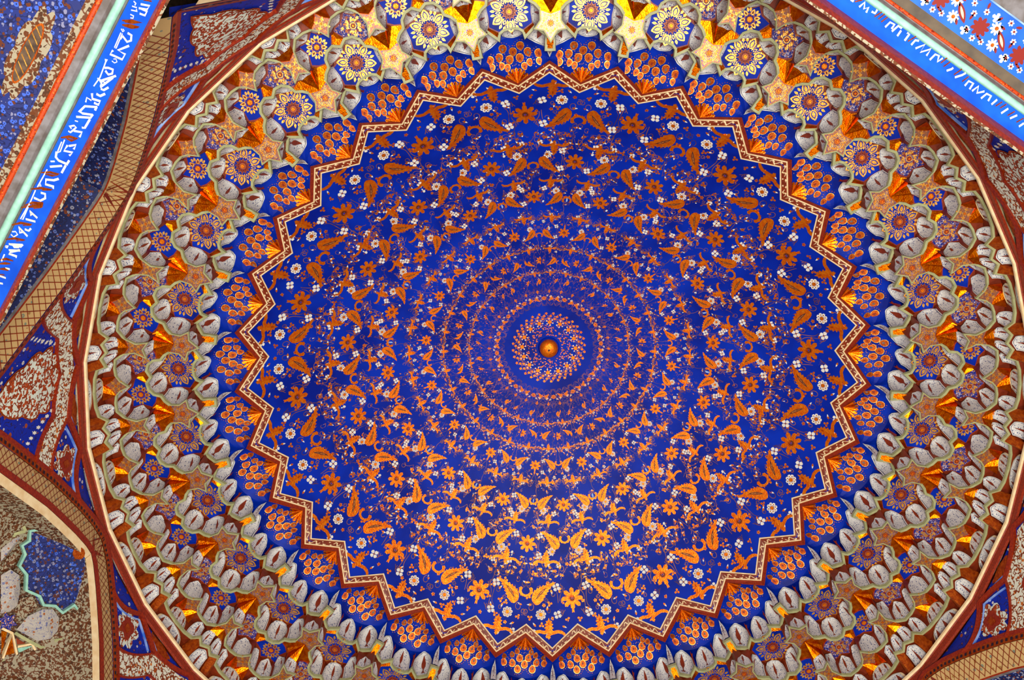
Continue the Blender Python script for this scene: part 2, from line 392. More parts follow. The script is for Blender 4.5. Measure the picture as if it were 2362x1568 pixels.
# centre: scalloped rings, sixteen star flowers, gold boss
mb = MB()
for ring, (R0, nn, off) in enumerate(((.43, 32, 0), (.40, 32, .5), (.365, 32, 0), (.335, 32, .5))):
    for k in range(nn):
        p = [(k+off-.5+t/6, R0*(1-.10*abs(math.cos(PI*t/6)))) for t in range(7)]
        q = [D(a, r, .002) for a, r in p]; q2 = [D(a, r-.006, .002) for a, r in p]; mb.grid([q, q2])
for i in range(96): stamp(mb, [(flower2(5, .016, .008), 0, .003, 1)], frame(i/3, .36+.03*(i % 3-1), i, 1))
for i in range(420):
    r = .14+.12*rnd.random(); stamp(mb, [(rot2([(-.004, -.007), (.004, -.007), (.003, .007), (-.003, .007)], rnd.random()*6), 0, .003, 1 if i % 3 else 2)], frame(rnd.random()*32, r, 0, 1))
tag(mb.build('scallop_ring', ['gold_line', 'gold_leaf', 'brown_dark'], ceiling), kind='stuff')
st6 = [(star2(6, .032, .017), 0, .006, 0)]+[(rot2(circ2(.0085, 6), 0, .036*math.cos(PI/6+i*PI/3), .036*math.sin(PI/6+i*PI/3)), 0, .004, 1) for i in range(6)]+[(rot2(circ2(.0035, 5), 0, .036*math.cos(PI/6+i*PI/3), .036*math.sin(PI/6+i*PI/3)), .0045, 0, 0) for i in range(6)]
me_st = proto('star_flower', st6, ['gold_leaf', 'white_paint'])
for k in range(16): place('star_flower', me_st, frame(2*k+.2, .29, .2, 1.0), ceiling)
mb = MB(); prof = [(.118, 0), (.118, .02), (.100, .035), (.098, .075), (.085, .10), (.05, .115), (.012, .118)]
for i, (r, h) in enumerate(prof): pass
mb.grid([[Vector((r*math.cos(t*PI/12), r*math.sin(t*PI/12), 11.185+H-h)) for t in range(25)] for r, h in prof[2:]], 0)
mb.grid([[Vector((r*math.cos(t*PI/12), r*math.sin(t*PI/12), 11.185+H-h)) for t in range(25)] for r, h in prof[:3]], 1)
boss = mb.build('boss', ['gold_leaf', 'blue_dome'], ceiling, True); tag(boss, 'round gold boss with a dark hook hole')
mb = MB(); mb.poly([Vector((.012*math.cos(t*PI/6), .012*math.sin(t*PI/6), 11.185+H-.1195)) for t in range(12)]); mb.build('hook_hole', ['ink'], boss)

# ------------------------------------------------------------------ zigzag cornice round the dome
trim = empty('trim_1', (0, 0, 10+H)); tag(trim, 'red, cream and brown zigzag cornice of 32 points edging the blue dome', 'cornice', kind='structure')
def TW(az, r, z): return W(az, r, z)-Vector((0, 0, 10+H))
def zz(f, w):
    """f: 0 at a point, .5 in a notch; w: 0 dome edge .. 1 outer cream line .. 2 lower outer edge"""
    g = f*2
    if w <= 1: r = (2.993+.080*w)*(1-g)+(2.812+.078*w)*g; z = (10.0-.040*w)*(1-g)+(domez(2.812)-.055*w)*g
    else: u = w-1; r = (3.073+.034*u)*(1-g)+(2.890+.034*u)*g; z = (9.96-.055*u)*(1-g)+(domez(2.812)-.055-.04*u)*g
    return r, z-.012
for sg in (1, -1):
    mb = MB()
    for w0, w1, m in ((-.04, .14, 0), (.14, .82, 1), (.82, 1.0, 0), (1.0, 1.12, 3), (1.12, 2.0, 2)):
        rows = []
        for w in (w0, w1):
            rows.append([TW(sg*f, *zz(f, w)) for f in (0, .5)])
        mb.grid(rows, m)
    rows = [[TW(sg*f, zz(f, w)[0], zz(f, w)[1]+dz) for f in (0, .5)] for w, dz in ((2.0, 0), (1.9, .05))]
    mb.grid(rows, 2)
    seg = mb.build('moulding_segment', ['cream', 'red_brown', 'red_frame', 'gold_dull'], trim)
    mb = MB(); n = 40; up, lo = [], []
    for i in range(n+1):
        f = .02+.46*i/n; ph = i/n*4.5*2*PI; w = .48+.22*math.sin(ph); t = .07+.05*math.cos(2*ph)
        for lst, ww in ((up, w-t), (lo, w+t)):
            r, z = zz(f, ww); lst.append(TW(sg*f, r, z-.003))
    mb.grid([up, lo])
    for i in range(9):
        f = .045+.05*i; r, z = zz(f, .30 if i % 2 else .66)
        mb.poly([TW(sg*(f+.012*math.cos(t)), r+.012*math.sin(t), z-.004) for t in [k*PI/3 for k in range(6)]], 0)
    scr = mb.build('scroll_ornament', ['cream'], seg); tag(scr, kind='stuff')
    around(seg, (scr,))
# ------------------------------------------------------------------ peacock-feather cove
L1, L2, L3, L4, L5 = 9.62, 9.335, 9.055, 8.84, 8.568
KNEE = [(0, 3.15, 9.892), (.1, 3.225, 9.905), (.2, 3.272, 9.912), (.35, 3.312, 9.88), (.5, 3.33, 9.908)]
FOOT = [(0, 3.27, 9.62), (.06, 3.38, 9.62), (.2, 3.45, 9.62), (.33, 3.40, 9.62), (.36, 3.43, 9.62), (.5, 3.45, 9.62)]
def lerp_tab(tab, f):
    for a, b in zip(tab, tab[1:]):
        if f <= b[0]+1e-9:
            t = (f-a[0])/(b[0]-a[0]); return tuple(a[i]+(b[i]-a[i])*t for i in (1, 2))
    return tab[-1][1:]
def cove(az, t):
    """t 0 at the zigzag, 1 at the knee above the niches, 2 behind them"""
    f = abs((az+.5) % 1-.5); a = zz(f, 1.85); k = (3.15+.18*math.sin(PI*f)**.7, 9.898+.012*math.sin(PI*f)); o = lerp_tab(FOOT, f)
    if t <= 1: s = t; bow = .025*math.sin(PI*t); return a[0]+(k[0]-a[0])*s, a[1]+(k[1]-a[1])*s+bow
    s = t-1
    if s < .5: u = s*2; return k[0]+(o[0]-k[0])*u, k[1]+.012*u
    u = s*2-1; return o[0], k[1]+.012+(o[1]-k[1]-.012)*u
def CV(az, t, h=0.):
    r, z = cove(az, t); return W(az, r-h*.35, z-h)
mb = MB(); mb.grid([[CV(i/32, t) for i in range(33)] for t in (0, .25, .5, .75, 1, 1.25, 1.5, 2)])
pea = empty('trim_3'); tag(pea, 'blue cove of painted peacock feather eyes between zigzag cornice and topmost muqarnas niches', 'cove', kind='structure')
cell = mb.build('cove_panel', ['blue_paint'], pea, False); around(cell)
def cvframe(az, r):
    lo, hi = 0., 1.6
    for _ in range(30):
        t = (lo+hi)/2
        if cove(az, t)[0] < r: lo = t
        else: hi = t
    p = CV(az, t, .003); ey = (CV(az, t+.03)-CV(az, t-.03)).normalized(); ex = (W(az+.02, r, 0)-W(az-.02, r, 0)).normalized()
    n = ex.cross(ey).normalized()
    if n.z > 0: n = -n
    return Matrix(((ex.x, ey.x, n.x, p.x), (ex.y, ey.y, n.y, p.y), (ex.z, ey.z, n.z, p.z), (0, 0, 0, 1)))
def drop(R, k=1.): return [(R*.8*math.sin(a)*(1-.25*math.cos(a))*k, -R*math.cos(a)*(1.12 if math.cos(a) < 0 else .9)*k) for a in [i*2*PI/12 for i in range(12)]]
EYE = [(.592, 3.243, 1), (.341, 3.232, 0), (.48, 3.196, 1), (.694, 3.183, 0), (.848, 3.168, 1), (.272, 3.159, 0), (.571, 3.135, 1), (.419, 3.127, 0), (.135, 3.149, 1),
       (.714, 3.091, 0), (.856, 3.098, 1), (.29, 3.083, 1), (.146, 3.085, 0), (.63, 3.06, 1), (.37, 3.06, 0)]
rest = MB(); dots = MB()
for i, (a, r, v) in enumerate(EYE):
    m4 = cvframe(a, r); R = .044 if i < 9 else .036
    L = [(rot2(drop(R), (a-.5)*.8), 0, .004, 0), (rot2(drop(R*.88), (a-.5)*.8), 0, .0055, 1), (rot2([(0, -R*.42), (R*.26, 0), (0, R*.42), (-R*.26, 0)], (a-.5)*.8), 0, .0062, 2 if v else 3)]
    nd = 15 if (i in (0, 1, 4, 8, 2, 5)) else 9
    for k in range(nd):
        t = -.9+k/(nd-1)*(PI+1.8)
        stamp(dots, [(rot2([(0, -.004), (.0045, .002), (0, .007), (-.0045, .002)], t-PI/2, R*1.42*math.cos(t), R*1.42*math.sin(t)), 0, .0015, k % 2)], m4)
    if i < 9:
        mb = MB(); stamp(mb, L, m4); e = mb.build('feather_eye', ['gold_pale', 'gold_dull', 'red_deep', 'grey_plaster'], pea); around(e)
    else: stamp(rest, L, m4)
e = rest.build('feather_eye', ['gold_pale', 'gold_dull', 'red_deep', 'grey_plaster'], pea); tag(e, kind='stuff'); around(e)
e = dots.build('feather_barb', ['gold_line', 'gold_dull'], pea); tag(e, kind='stuff'); around(e)
# gilded shell fan in each notch of the zigzag
mb = MB(); n = 7
def fan(ang, R, h):
    x, y = R*math.sin(ang), -.004+R*math.cos(ang); r = 2.922+y; az = .5+x/(r*DL); lo, hi = -.1, 1.2
    for _ in range(24):
        t = (lo+hi)/2
        if cove(az, t)[0] < r: lo = t
        else: hi = t
    return CV(az, t, h)
c = fan(0, 0, .014)
for i in range(n):
    a0, a1 = -1.02+2.04*i/n, -1.02+2.04*(i+1)/n; am = (a0+a1)/2; R = .112+.018*math.cos(am*1.2)
    q = [fan(a0, R*.82, .006), fan(am-.10, R*.86, .014), fan(am-.13, R*.98, .012), fan(am, R*1.10, .014), fan(am+.13, R*.98, .012), fan(am+.10, R*.86, .014), fan(a1, R*.82, .006)]
    mb.poly([c, q[0], q[1], q[2], q[3]], i % 2); mb.poly([c, q[3], q[4], q[5], q[6]], (i+1) % 2)
sh = mb.build('shell_fan', ['gold_panel', 'gold_leaf'], pea); around(sh)

# ------------------------------------------------------------------ muqarnas
P1 = [(0, 3.213), (.055, 3.215), (.045, 3.335), (.195, 3.412), (.325, 3.33), (.345, 3.378), (.40, 3.402), (.5, 3.412)]
STAR5 = [(0, 3.293), (.085, 3.384), (.2, 3.40), (.127, 3.465), (.128, 3.555), (0, 3.522)]
P2 = STAR5[:5]+[(.18, 3.598), (.25, 3.63), (.268, 3.695), (.33, 3.742), (.42, 3.757), (.5, 3.718)]
R1H = [(.5, 3.712), (.36, 3.652), (.215, 3.615), (.228, 3.53), (.215, 3.44), (.335, 3.388), (.40, 3.404), (.5, 3.414)]
P3 = [(0, 3.71), (.1, 3.672), (.057, 3.775), (.097, 3.877), (.18, 3.945), (.29, 3.949), (.38, 3.937), (.44, 3.90), (.5, 3.824)]
AST = [(.09, 3.712), (.13, 3.80), (.088, 3.902), (.21, 3.889), (.297, 3.950), (.37, 3.886), (.497, 3.860), (.425, 3.765), (.33, 3.748), (.262, 3.70), (.235, 3.66), (.16, 3.675)]
SB = [(0, 3.71), (.1, 3.672), (.057, 3.775), (.097, 3.875), (0, 3.833)]
SAH = [(.5, 3.824), (.445, 3.90), (.38, 3.936), (.445, 3.970), (.5, 4.032)]
P4 = [(0, 3.95), (.085, 3.995), (.17, 3.95), (.215, 4.022), (.33, 4.045), (.5, 4.052)]
def full(half, about=0.):
    """mirror a half outline about azimuth 0 or .5"""
    m = [(2*about-a, r) for a, r in half]
    out = list(half)+[q for q in reversed(m) if all(abs(q[0]-p[0])+abs(q[1]-p[1]) > 1e-6 for p in half)]
    return out
def sectorline(P):
    """rim over a whole sector, -.5 .. .5"""
    return [(-a, r) for a, r in reversed(P[1:])]+list(P) if P[0][0] == 0 else None
def wl(P, z): return [W(a, r, z) for a, r in P]
def pl(poly, u):
    L = [0]
    for a, b in zip(poly, poly[1:]): L.append(L[-1]+math.hypot((a[0]-b[0])*.7, a[1]-b[1]))
    t = u*L[-1]
    for i in range(len(poly)-1):
        if t <= L[i+1]+1e-9:
            k = (t-L[i])/max(L[i+1]-L[i], 1e-9); return tuple(x+(y-x)*k for x, y in zip(poly[i], poly[i+1]))
    return poly[-1]
def niche_fn(base, top, zb, sg=1, lean=1.):
    """shell rising from plan line base at zb to top line (az, r, z): upright at the foot, leaning in above"""
    def f(u, v, h=0.):
        b = pl(base, u); t = pl(top, u); c = (1-math.cos(v*PI/2))*lean+(1-lean)*v; s = math.sin(v*PI/2)
        return W(sg*(b[0]+(t[0]-b[0])*c), b[1]+(t[1]-b[1])*c-h, zb+(t[2]-zb)*s-h*.5)
    return f
CYP = [(0, .86), (.05, .66), (.085, .50), (.075, .38), (.035, .30), (.018, .26), (.018, .19), (.075, .13), (-.075, .13), (-.018, .19), (-.018, .26), (-.035, .30), (-.075, .38), (-.085, .50), (-.05, .66)]
def niche(tier, base, top, zb, sg=1, lean=1., motif=True, mw=1., nu=9, mats='niche_white', inset=.03, lip=None, n3=False):
    f = niche_fn(base, top, zb, sg, lean); mb = MB()
    us = [inset+(1-2*inset)*i/nu for i in range(nu+1)]
    mb.grid([[f(u, v) for u in us] for v in (0, .12, .25, .4, .55, .7, .85, 1)], 0, True)
    if lip:
        vs = (0, .2, .4, .6, .8, 1)
        p = [f(us[0], v, .004) for v in vs]+[f(u, 1, .004) for u in us[1:-1]]+[f(us[-1], v, .004) for v in reversed(vs)]
        q = [f(us[0]+.05, v*.94, .012) for v in vs]+[f(.05+us[i]*.9, .94, .012) for i in range(1, nu)]+[f(us[-1]-.05, v*.94, .012) for v in reversed(vs)]
        mb.grid([p, q], 1)
    o = mb.build('niche', [mats]+([lip] if lip else []), tier, True); kids = []
    if motif:
        for cx in ((.2, .5, .8) if n3 else (.5,)):
            m2 = MB(); m2.poly([f(cx+x*mw, y*.92, .006) for x, y in CYP]); kids.append(m2.build('cypress_motif', ['red_brown'], o))
    around(o, kids)
    return o
def tier_root(z, label):
    t = empty('muqarnas_tier'); tag(t, label, 'muqarnas'); return t
def web(tier, P, z, zt, rout, m='red_brown'):
    """flat soffit running out from the rim and the upright wall above the rim up to the next soffit"""
    mb = MB()
    for sg in (1, -1):
        pts = [W(sg*a, r, z) for a, r in P]+[W(sg*.5, rout, z), W(sg*.25, rout, z), W(0, rout, z)]
        mb.poly(pts, 0)
        if zt: mb.grid([[W(sg*a, r+.006, z) for a, r in P], [W(sg*a, r+.006, zt) for a, r in P]], 0)
    o = mb.build('soffit', [m], tier); around(o)
def rim(tier, P, z, w=.028, h=.034, name='rim', mt='olive_rim'):
    mb = MB(); mb.bar(wl(P, z), w, h); o = mb.build(name, [mt], tier); around(o)
def facet(tier, polys, m='gold_panel', name='gilded_facet', mir=True):
    """each polygon (az, r, z) its own part, and its mirror image"""
    for p in polys:
        for sg in ((1, -1) if mir else (1,)):
            mb = MB(); mb.poly([W(sg*a, r, z) for a, r, z in p], 0); o = mb.build(name, [m], tier); around(o)
def pframe(az, r, z):
    p = W(az, r, z); ey = (W(az, r+.1, z)-p).normalized(); ex = (W(az+.01, r, z)-W(az-.01, r, z)).normalized()
    return Matrix(((ex.x, ey.x, 0, p.x), (ex.y, ey.y, 0, p.y), (0, 0, -1, p.z), (0, 0, 0, 1)))
def inset_poly(p, k):
    c = sum((Vector(q) for q in p), Vector())/len(p); return [c+(Vector(q)-c)*k for q in p]
def star_panel(tier, outline, z, centre, border, field, layers, omats, kin=.88, name='star_panel', oname='rosette', sgs=(1,)):
    for sg in sgs:
        out = [W(sg*a, r, z-.012) for a, r in outline]; mb = MB()
        c = W(sg*centre[0], centre[1], z-.012)
        inn = [c+(q-c)*kin for q in out]
        mb.ring(out, inn, 0); mb.poly(inn, 1)
        up = [q+Vector((0, 0, .014)) for q in out]; mb.ring(out, up, 0)
        o = mb.build(name, [border, field], tier)
        m2 = MB(); stamp(m2, layers, pframe(sg*centre[0], centre[1], z-.0125)); g = m2.build(oname, omats, o)
        around(o, (g,))
def outl(p, k0, k1, h, m):
    """thin outline as quads: two scaled copies"""
    out = []
    for i in range(len(p)):
        a, b = p[i], p[(i+1) % len(p)]
        out.append(([(a[0]*k0, a[1]*k0), (b[0]*k0, b[1]*k0), (b[0]*k1, b[1]*k1), (a[0]*k1, a[1]*k1)], h, 0, m))
    return out
def line2(a, b, w, h, m):
    dx, dy = b[0]-a[0], b[1]-a[1]; l = math.hypot(dx, dy) or 1; nx, ny = -dy/l*w, dx/l*w
    return ([(a[0]+nx, a[1]+ny), (b[0]+nx, b[1]+ny), (b[0]-nx, b[1]-ny), (a[0]-nx, a[1]-ny)], h, 0, m)
# rosette of six toothed leaves: 0 gold pale, 1 blue, 2 red, 3 gold
ros = []
for i in range(12):
    a = i*PI/6
    ros.append((rot2([(0, .018), (.014, .040), (0, .070), (-.014, .040)], a), .001, 0, 2))
    ros += [line2(rot2([(0, .07)], a)[0], rot2([(.0155, .040)], a)[0], .0016, .0016, 3), line2(rot2([(0, .07)], a)[0], rot2([(-.0155, .040)], a)[0], .0016, .0016, 3)]
ros += [(circ2(.026, 14), .002, 0, 3), (circ2(.021, 14), .003, 0, 2), (circ2(.016, 12), .004, 0, 4)]
for i in range(6):
    a = i*PI/3
    ros += [(rot2(leaf2(.100, .037, 7, .14, .45, .074), a), .001, 0, 0), (rot2(leaf2(.074, .021, 5, 0, .45, .084), a), .002, 0, 1), (rot2(leaf2(.056, .0135, 4, 0, .45, .090), a), .003, 0, 0)]
    for s in (-1, 1):
        ros += [(rot2(leaf2(.040, .011, 4, 0, .4, .125), a+s*.40), .001, 0, 0), (rot2(leaf2(.026, .007, 3, 0, .5, .074), a+s*.27), .001, 0, 0)]
        ros.append(line2(rot2([(0, .07)], a+s*.3)[0], rot2([(0, .13)], a+s*.38)[0], .0014, .0008, 0))
    b = a+PI/6
    ros += [(rot2(leaf2(.045, .011, 4, 0, .5, .074), b), .001, 0, 0), (rot2(leaf2(.028, .006, 3, 0, .5, .082), b), .002, 0, 1)]
def ring_dots(n, R, r, a0, k):
    L = []
    for i in range(n):
        a = a0+i*2*PI/n; x, y = R*math.cos(a), R*math.sin(a)
        L += [(circ2(r, 10, x, y), .001, 0, 0), (circ2(r*.74, 8, x, y), .0018, 0, k), (circ2(r*.45, 8, x, y), .0026, 0, 0)]
    return L
s5 = ring_dots(5, .080, .0135, -PI/2, 1)+ring_dots(5, .052, .0135, -PI/2, 1)+ring_dots(5, .058, .0115, PI/2, 3)+ring_dots(10, .066, .009, -PI/2+PI/10, 3)
for i in range(5):
    a = -PI/2+i*2*PI/5; b = a+PI/5; c = a-PI/5
    s5 += [line2((.105*math.cos(a), .105*math.sin(a)), (.030*math.cos(b), .030*math.sin(b)), .0022, .0012, 0), line2((.105*math.cos(a), .105*math.sin(a)), (.030*math.cos(c), .030*math.sin(c)), .0022, .0012, 0)]
s5 += [(star2(10, .034, .02), .002, 0, 2), (circ2(.021, 12), .003, 0, 4), (circ2(.015, 12), .004, 0, 2), (circ2(.011, 10), .005, 0, 4)]
flA = []
for i in range(6):
    a = i*PI/3
    flA += [(rot2(leaf2(.052, .017, 5, .1, .45, .036), a), .001, 0, 0), (rot2(leaf2(.030, .008, 3, 0, .45, .044), a), .002, 0, 2)]
    for s in (-1, 1): flA += [(rot2(leaf2(.036, .010, 3, 0, .5, .062), a+s*.38), .001, 0, 0), (rot2(leaf2(.02, .006, 3, 0, .5, .036), a+s*.36), .001, 0, 3)]
flA += [(flower2(10, .034, .022), .001, 0, 2), (circ2(.021, 12), .003, 0, 4)]
flB = [(flower2(14, .031, .024), .001, 0, 0), (circ2(.021, 12), .002, 0, 2), (circ2(.010, 10), .003, 0, 4)]
rb = random.Random(9)
for i in range(16):
    a = i*2*PI/16+.2; R = .058+.034*((i*7) % 5)/4
    flB.append((rot2(flower2(5, .011+.004*(i % 3), .006), i, R*math.cos(a), R*math.sin(a)), .001, 0, 0 if i % 2 else 3))
    flB.append((rot2(leaf2(.034, .008, 3, 0, .5), a+1.2, .065*math.cos(a), .065*math.sin(a)), .0015, 0, 2 if i % 4 == 0 else 0))
    flB.append(line2((.04*math.cos(a), .04*math.sin(a)), (.085*math.cos(a+.35), .085*math.sin(a+.35)), .0014, .0008, 3))
sm = [(flower2(8, .022, .010), .001, 0, 0), (flower2(6, .013, .007), .002, 0, 2), (circ2(.0075, 8), .003, 0, 4)]
for i in range(4):
    a = PI/4+i*PI/2
    sm += [(rot2(flower2(4, .017, .007), a, .036*math.cos(a), .036*math.sin(a)), .001, 0, 0), (rot2(leaf2(.03, .008, 3, 0, .5, .05), a-PI/2), .001, 0, 0)]
    for s in (-.5, .5): sm.append((circ2(.0055, 6, .045*math.cos(a+s), .045*math.sin(a+s)), .001, 0, 3))
OM = ['gold_pale', 'blue_paint', 'red_deep', 'gold_line', 'gold_leaf']
# --- tier 1: tall niches above the topmost rim
t1 = tier_root(L1, 'topmost muqarnas course, tall white niches below the peacock cove with large blue rosette stars')
web(t1, P1, L1, None, 3.85)
rim(t1, sectorline(P1), L1, .030, .04)
for sg in (1, -1):
    niche(t1, P1[1:5], [(.058, 3.232, 9.765), (.10, 3.24, 9.84), (.195, 3.262, 9.905), (.27, 3.295, 9.84), (.315, 3.318, 9.765)], L1+.01, sg, mw=.9)
NB = P1[4:]+[(1-a, r) for a, r in reversed(P1[4:-1])]
niche(t1, NB[1:-1], [(.365, 3.35, 9.785), (.42, 3.33, 9.86), (.5, 3.318, 9.905), (.58, 3.33, 9.86), (.635, 3.35, 9.785)], L1+.01, mw=.8)
niche(t1, [(-.05, 3.205), (0, 3.20), (.05, 3.205)], [(-.012, 3.15, 9.86), (0, 3.135, 9.90), (.012, 3.15, 9.86)], L1+.03, mw=.9, nu=6)
facet(t1, [[(.20, 3.415, L1-.004), (.325, 3.335, L1-.004), (.335, 3.388, L1-.03), (.215, 3.44, L1-.03)]], 'gold_panel')
facet(t1, [[(-.05, 3.215, L1-.004), (.05, 3.215, L1-.004), (.04, 3.335, L1-.05), (-.04, 3.335, L1-.05)]], 'gold_panel', mir=False)
R1 = full(R1H, .5)
star_panel(t1, R1, L1, (.5, 3.548), 'red_frame', 'blue_paint', ros, OM, .955)
for sg in (1, -1):   # small leaf-tipped red finials between the tall niches
    mb = MB(); f = lambda a, r, z: W(sg*a, r, z)
    mb.poly([f(.315, 3.335, 9.66), f(.335, 3.36, 9.70), f(.33, 3.325, 9.80), f(.345, 3.32, 9.845), f(.325, 3.31, 9.84), f(.318, 3.30, 9.87), f(.312, 3.31, 9.83)]); o = mb.build('finial', ['red_frame'], t1); around(o)
# --- tier 2
t2 = tier_root(L2, 'second muqarnas course from the dome, gilded five-pointed stars between round-headed white niches')
web(t2, P2, L2, L1, 4.02)
rim(t2, sectorline(P2[4:]) if False else P2[4:]+[(1-a, r) for a, r in reversed(P2[4:-1])], L2, .030, .04)
rim(t2, [(-a, r) for a, r in reversed(STAR5[1:5])]+STAR5[:5], L2, .015, .03, 'star_edge')
star_panel(t2, full(STAR5), L2, (0, 3.442), 'gold_panel', 'speckle_star', s5, ['gold_pale', 'blue_paint', 'red_deep', 'gold_dull', 'gold_leaf'], .90)
for sg in (1, -1):
    niche(t2, [(.012, 3.308), (.085, 3.386), (.185, 3.402)], [(.055, 3.352, L2+.13), (.09, 3.368, L2+.19), (.14, 3.385, L2+.13)], L2+.01, sg, mw=.9, nu=6)
    niche(t2, [(.195, 3.408), (.132, 3.466), (.132, 3.55), (.18, 3.596), (.238, 3.626)], [(.222, 3.455, L1-.07), (.236, 3.52, L1-.02), (.232, 3.575, L1-.02), (.236, 3.605, L1-.05), (.248, 3.628, L1-.10)], L2+.01, sg, mw=.6, nu=9)
    niche(t2, [(.245, 3.632), (.268, 3.697), (.33, 3.742), (.42, 3.757), (.492, 3.724)], [(.262, 3.648, L1-.09), (.28, 3.652, L1-.03), (.36, 3.668, L1-.012), (.44, 3.70, L1-.03), (.468, 3.715, L1-.09)], L2+.01, sg, mw=.65)
T2 = (.09, 3.712); A0 = (0, 3.522)
facet(t2, [[(0, 3.522, L2-.012), (.128, 3.555, L2-.008), (.25, 3.625, L2-.005)], [(0, 3.522, L2-.012), (.25, 3.625, L2-.005), (.235, 3.665, L2-.004), (.13, 3.68, L2-.005)],
           [(0, 3.522, L2-.012), (.13, 3.68, L2-.005), (.09, 3.712, L2-.03)], [(0, 3.522, L2-.012), (.09, 3.712, L2-.03), (.06, 3.675, L3+.16)], [(0, 3.522, L2-.012), (.06, 3.675, L3+.16), (0, 3.668, L3+.17)]])
facet(t2, [[(.42, 3.755, L2-.006), (.5, 3.716, L2-.006), (.5, 3.79, L2-.004)], [(.42, 3.755, L2-.006), (.5, 3.79, L2-.004), (.497, 3.862, L2-.03), (.43, 3.77, L2-.01)]])
# A and B flower stars lie on the same soffit, one on each side
star_panel(t2, AST, L2, (.262, 3.815), 'red_frame', 'blue_paint', flA, OM, .93, sgs=(1,))
star_panel(t2, AST, L2, (.262, 3.815), 'red_frame', 'speckle_blue', flB, OM, .93, sgs=(-1,))
# --- tier 3
t3 = tier_root(L3, 'third muqarnas course from the dome, small four-pointed speckled stars among white niches and gold facets')
web(t3, P3, L3, L2, 4.12)
rim(t3, P3[3:7]+[], L3, .024, .034)
rim(t3, [(-a, r) for a, r in reversed(P3[3:7])], L3, .024, .034)
rim(t3, [(-a, r) for a, r in reversed(P3[1:4])]+P3[0:4], L3, .015, .03, 'star_edge')
rim(t3, P3[6:]+[(1-a, r) for a, r in reversed(P3[6:-1])], L3, .015, .03, 'star_edge')
star_panel(t3, full(SB), L3, (0, 3.772), 'gold_dull', 'speckle_star', sm, OM, .90)
star_panel(t3, full(SAH, .5), L3, (.5, 3.935), 'gold_dull', 'speckle_star', sm, OM, .90)
niche(t3, [(-.092, 3.675), (0, 3.708), (.092, 3.675)], [(-.065, 3.662, L3+.15), (0, 3.668, L3+.17), (.065, 3.662, L3+.15)], L3+.01, motif=True, mw=.5, nu=6)
for sg in (1, -1):
    niche(t3, [(.098, 3.68), (.06, 3.775), (.094, 3.868)], [(.105, 3.735, L2-.09), (.135, 3.80, L2-.02), (.108, 3.872, L2-.08)], L3+.01, sg, mw=.9, nu=7)
    niche(t3, [(.105, 3.885), (.18, 3.945), (.28, 3.949)], [(.125, 3.90, L2-.09), (.205, 3.898, L2-.015), (.27, 3.935, L2-.08)], L3+.01, sg, mw=.9, nu=7)
    niche(t3, [(.30, 3.949), (.38, 3.938), (.44, 3.902), (.49, 3.84)], [(.32, 3.935, L2-.09), (.37, 3.898, L2-.02), (.43, 3.885, L2-.04), (.475, 3.868, L2-.10)], L3+.01, sg, motif=False, nu=7)
facet(t3, [[(0, 3.833, L3-.012), (.097, 3.877, L3-.010), (.11, 3.925, L4+.16), (0, 3.905, L4+.15)], [(.38, 3.937, L3-.012), (.445, 3.972, L3-.012), (.43, 4.036, L4+.155), (.36, 4.02, L4+.10)],
           [(.445, 3.972, L3-.012), (.5, 4.032, L3-.012), (.5, 4.04, L4+.18), (.43, 4.036, L4+.155)]])
# --- tier 4
t4 = tier_root(L4, 'fourth muqarnas course from the dome, paired curved white niches above a thin stepped green rim')
web(t4, P4, L4, L3, 4.16)
rim(t4, sectorline(P4), L4, .026, .034)
for sg in (1, -1):
    niche(t4, [(.006, 3.952), (.085, 3.995), (.163, 3.954)], [(.02, 3.905, L4+.14), (.07, 3.908, L4+.165), (.115, 3.925, L4+.15)], L4+.01, sg, mw=.8, nu=7)
    niche(t4, [(.175, 3.958), (.215, 4.022), (.32, 4.044)], [(.175, 3.95, L3-.07), (.235, 3.958, L3-.015), (.30, 3.966, L3-.07)], L4+.01, sg, mw=.9, nu=7)
niche(t4, [(.345, 4.05), (.5, 4.056), (.655, 4.05)], [(.38, 4.048, L4+.12), (.44, 4.05, L4+.17), (.5, 4.052, L4+.185), (.56, 4.05, L4+.17), (.62, 4.048, L4+.12)], L4+.01, lean=.4, mw=.5, nu=10, lip='cream', n3=True)
# --- tier 5, down to the ring
t5 = tier_root(L5, 'lowest muqarnas course, wide cream-edged niches just above the round cream ring moulding')
mb = MB()
mb.grid([[W(a, 4.125, L4) for a in (-.5, -.25, 0, .25, .5)], [W(a, 4.135, L5-.1) for a in (-.5, -.25, 0, .25, .5)]]); o = mb.build('soffit', ['red_brown'], t5); around(o)
niche(t5, [(-.11, 4.115), (0, 4.125), (.11, 4.115)], [(-.085, 4.01, L4-.05), (0, 3.985, L4-.012), (.085, 4.01, L4-.05)], L5+.0, mw=.8, nu=7, lean=.6)
niche(t5, [(.23, 4.11), (.5, 4.118), (.77, 4.11)], [(.30, 4.085, L4-.06), (.40, 4.075, L4-.02), (.5, 4.072, L4-.012), (.60, 4.075, L4-.02), (.70, 4.085, L4-.06)], L5, lean=.5, mw=.55, nu=10, lip='cream', n3=True)
facet(t5, [[(.09, 4.0, L4-.008), (.17, 3.955, L4-.008), (.2, 4.10, L5+.06), (.125, 4.12, L5+.02)], [(.17, 3.955, L4-.008), (.215, 4.024, L4-.008), (.24, 4.085, L4-.10), (.2, 4.10, L5+.06)]], 'gold_dull')

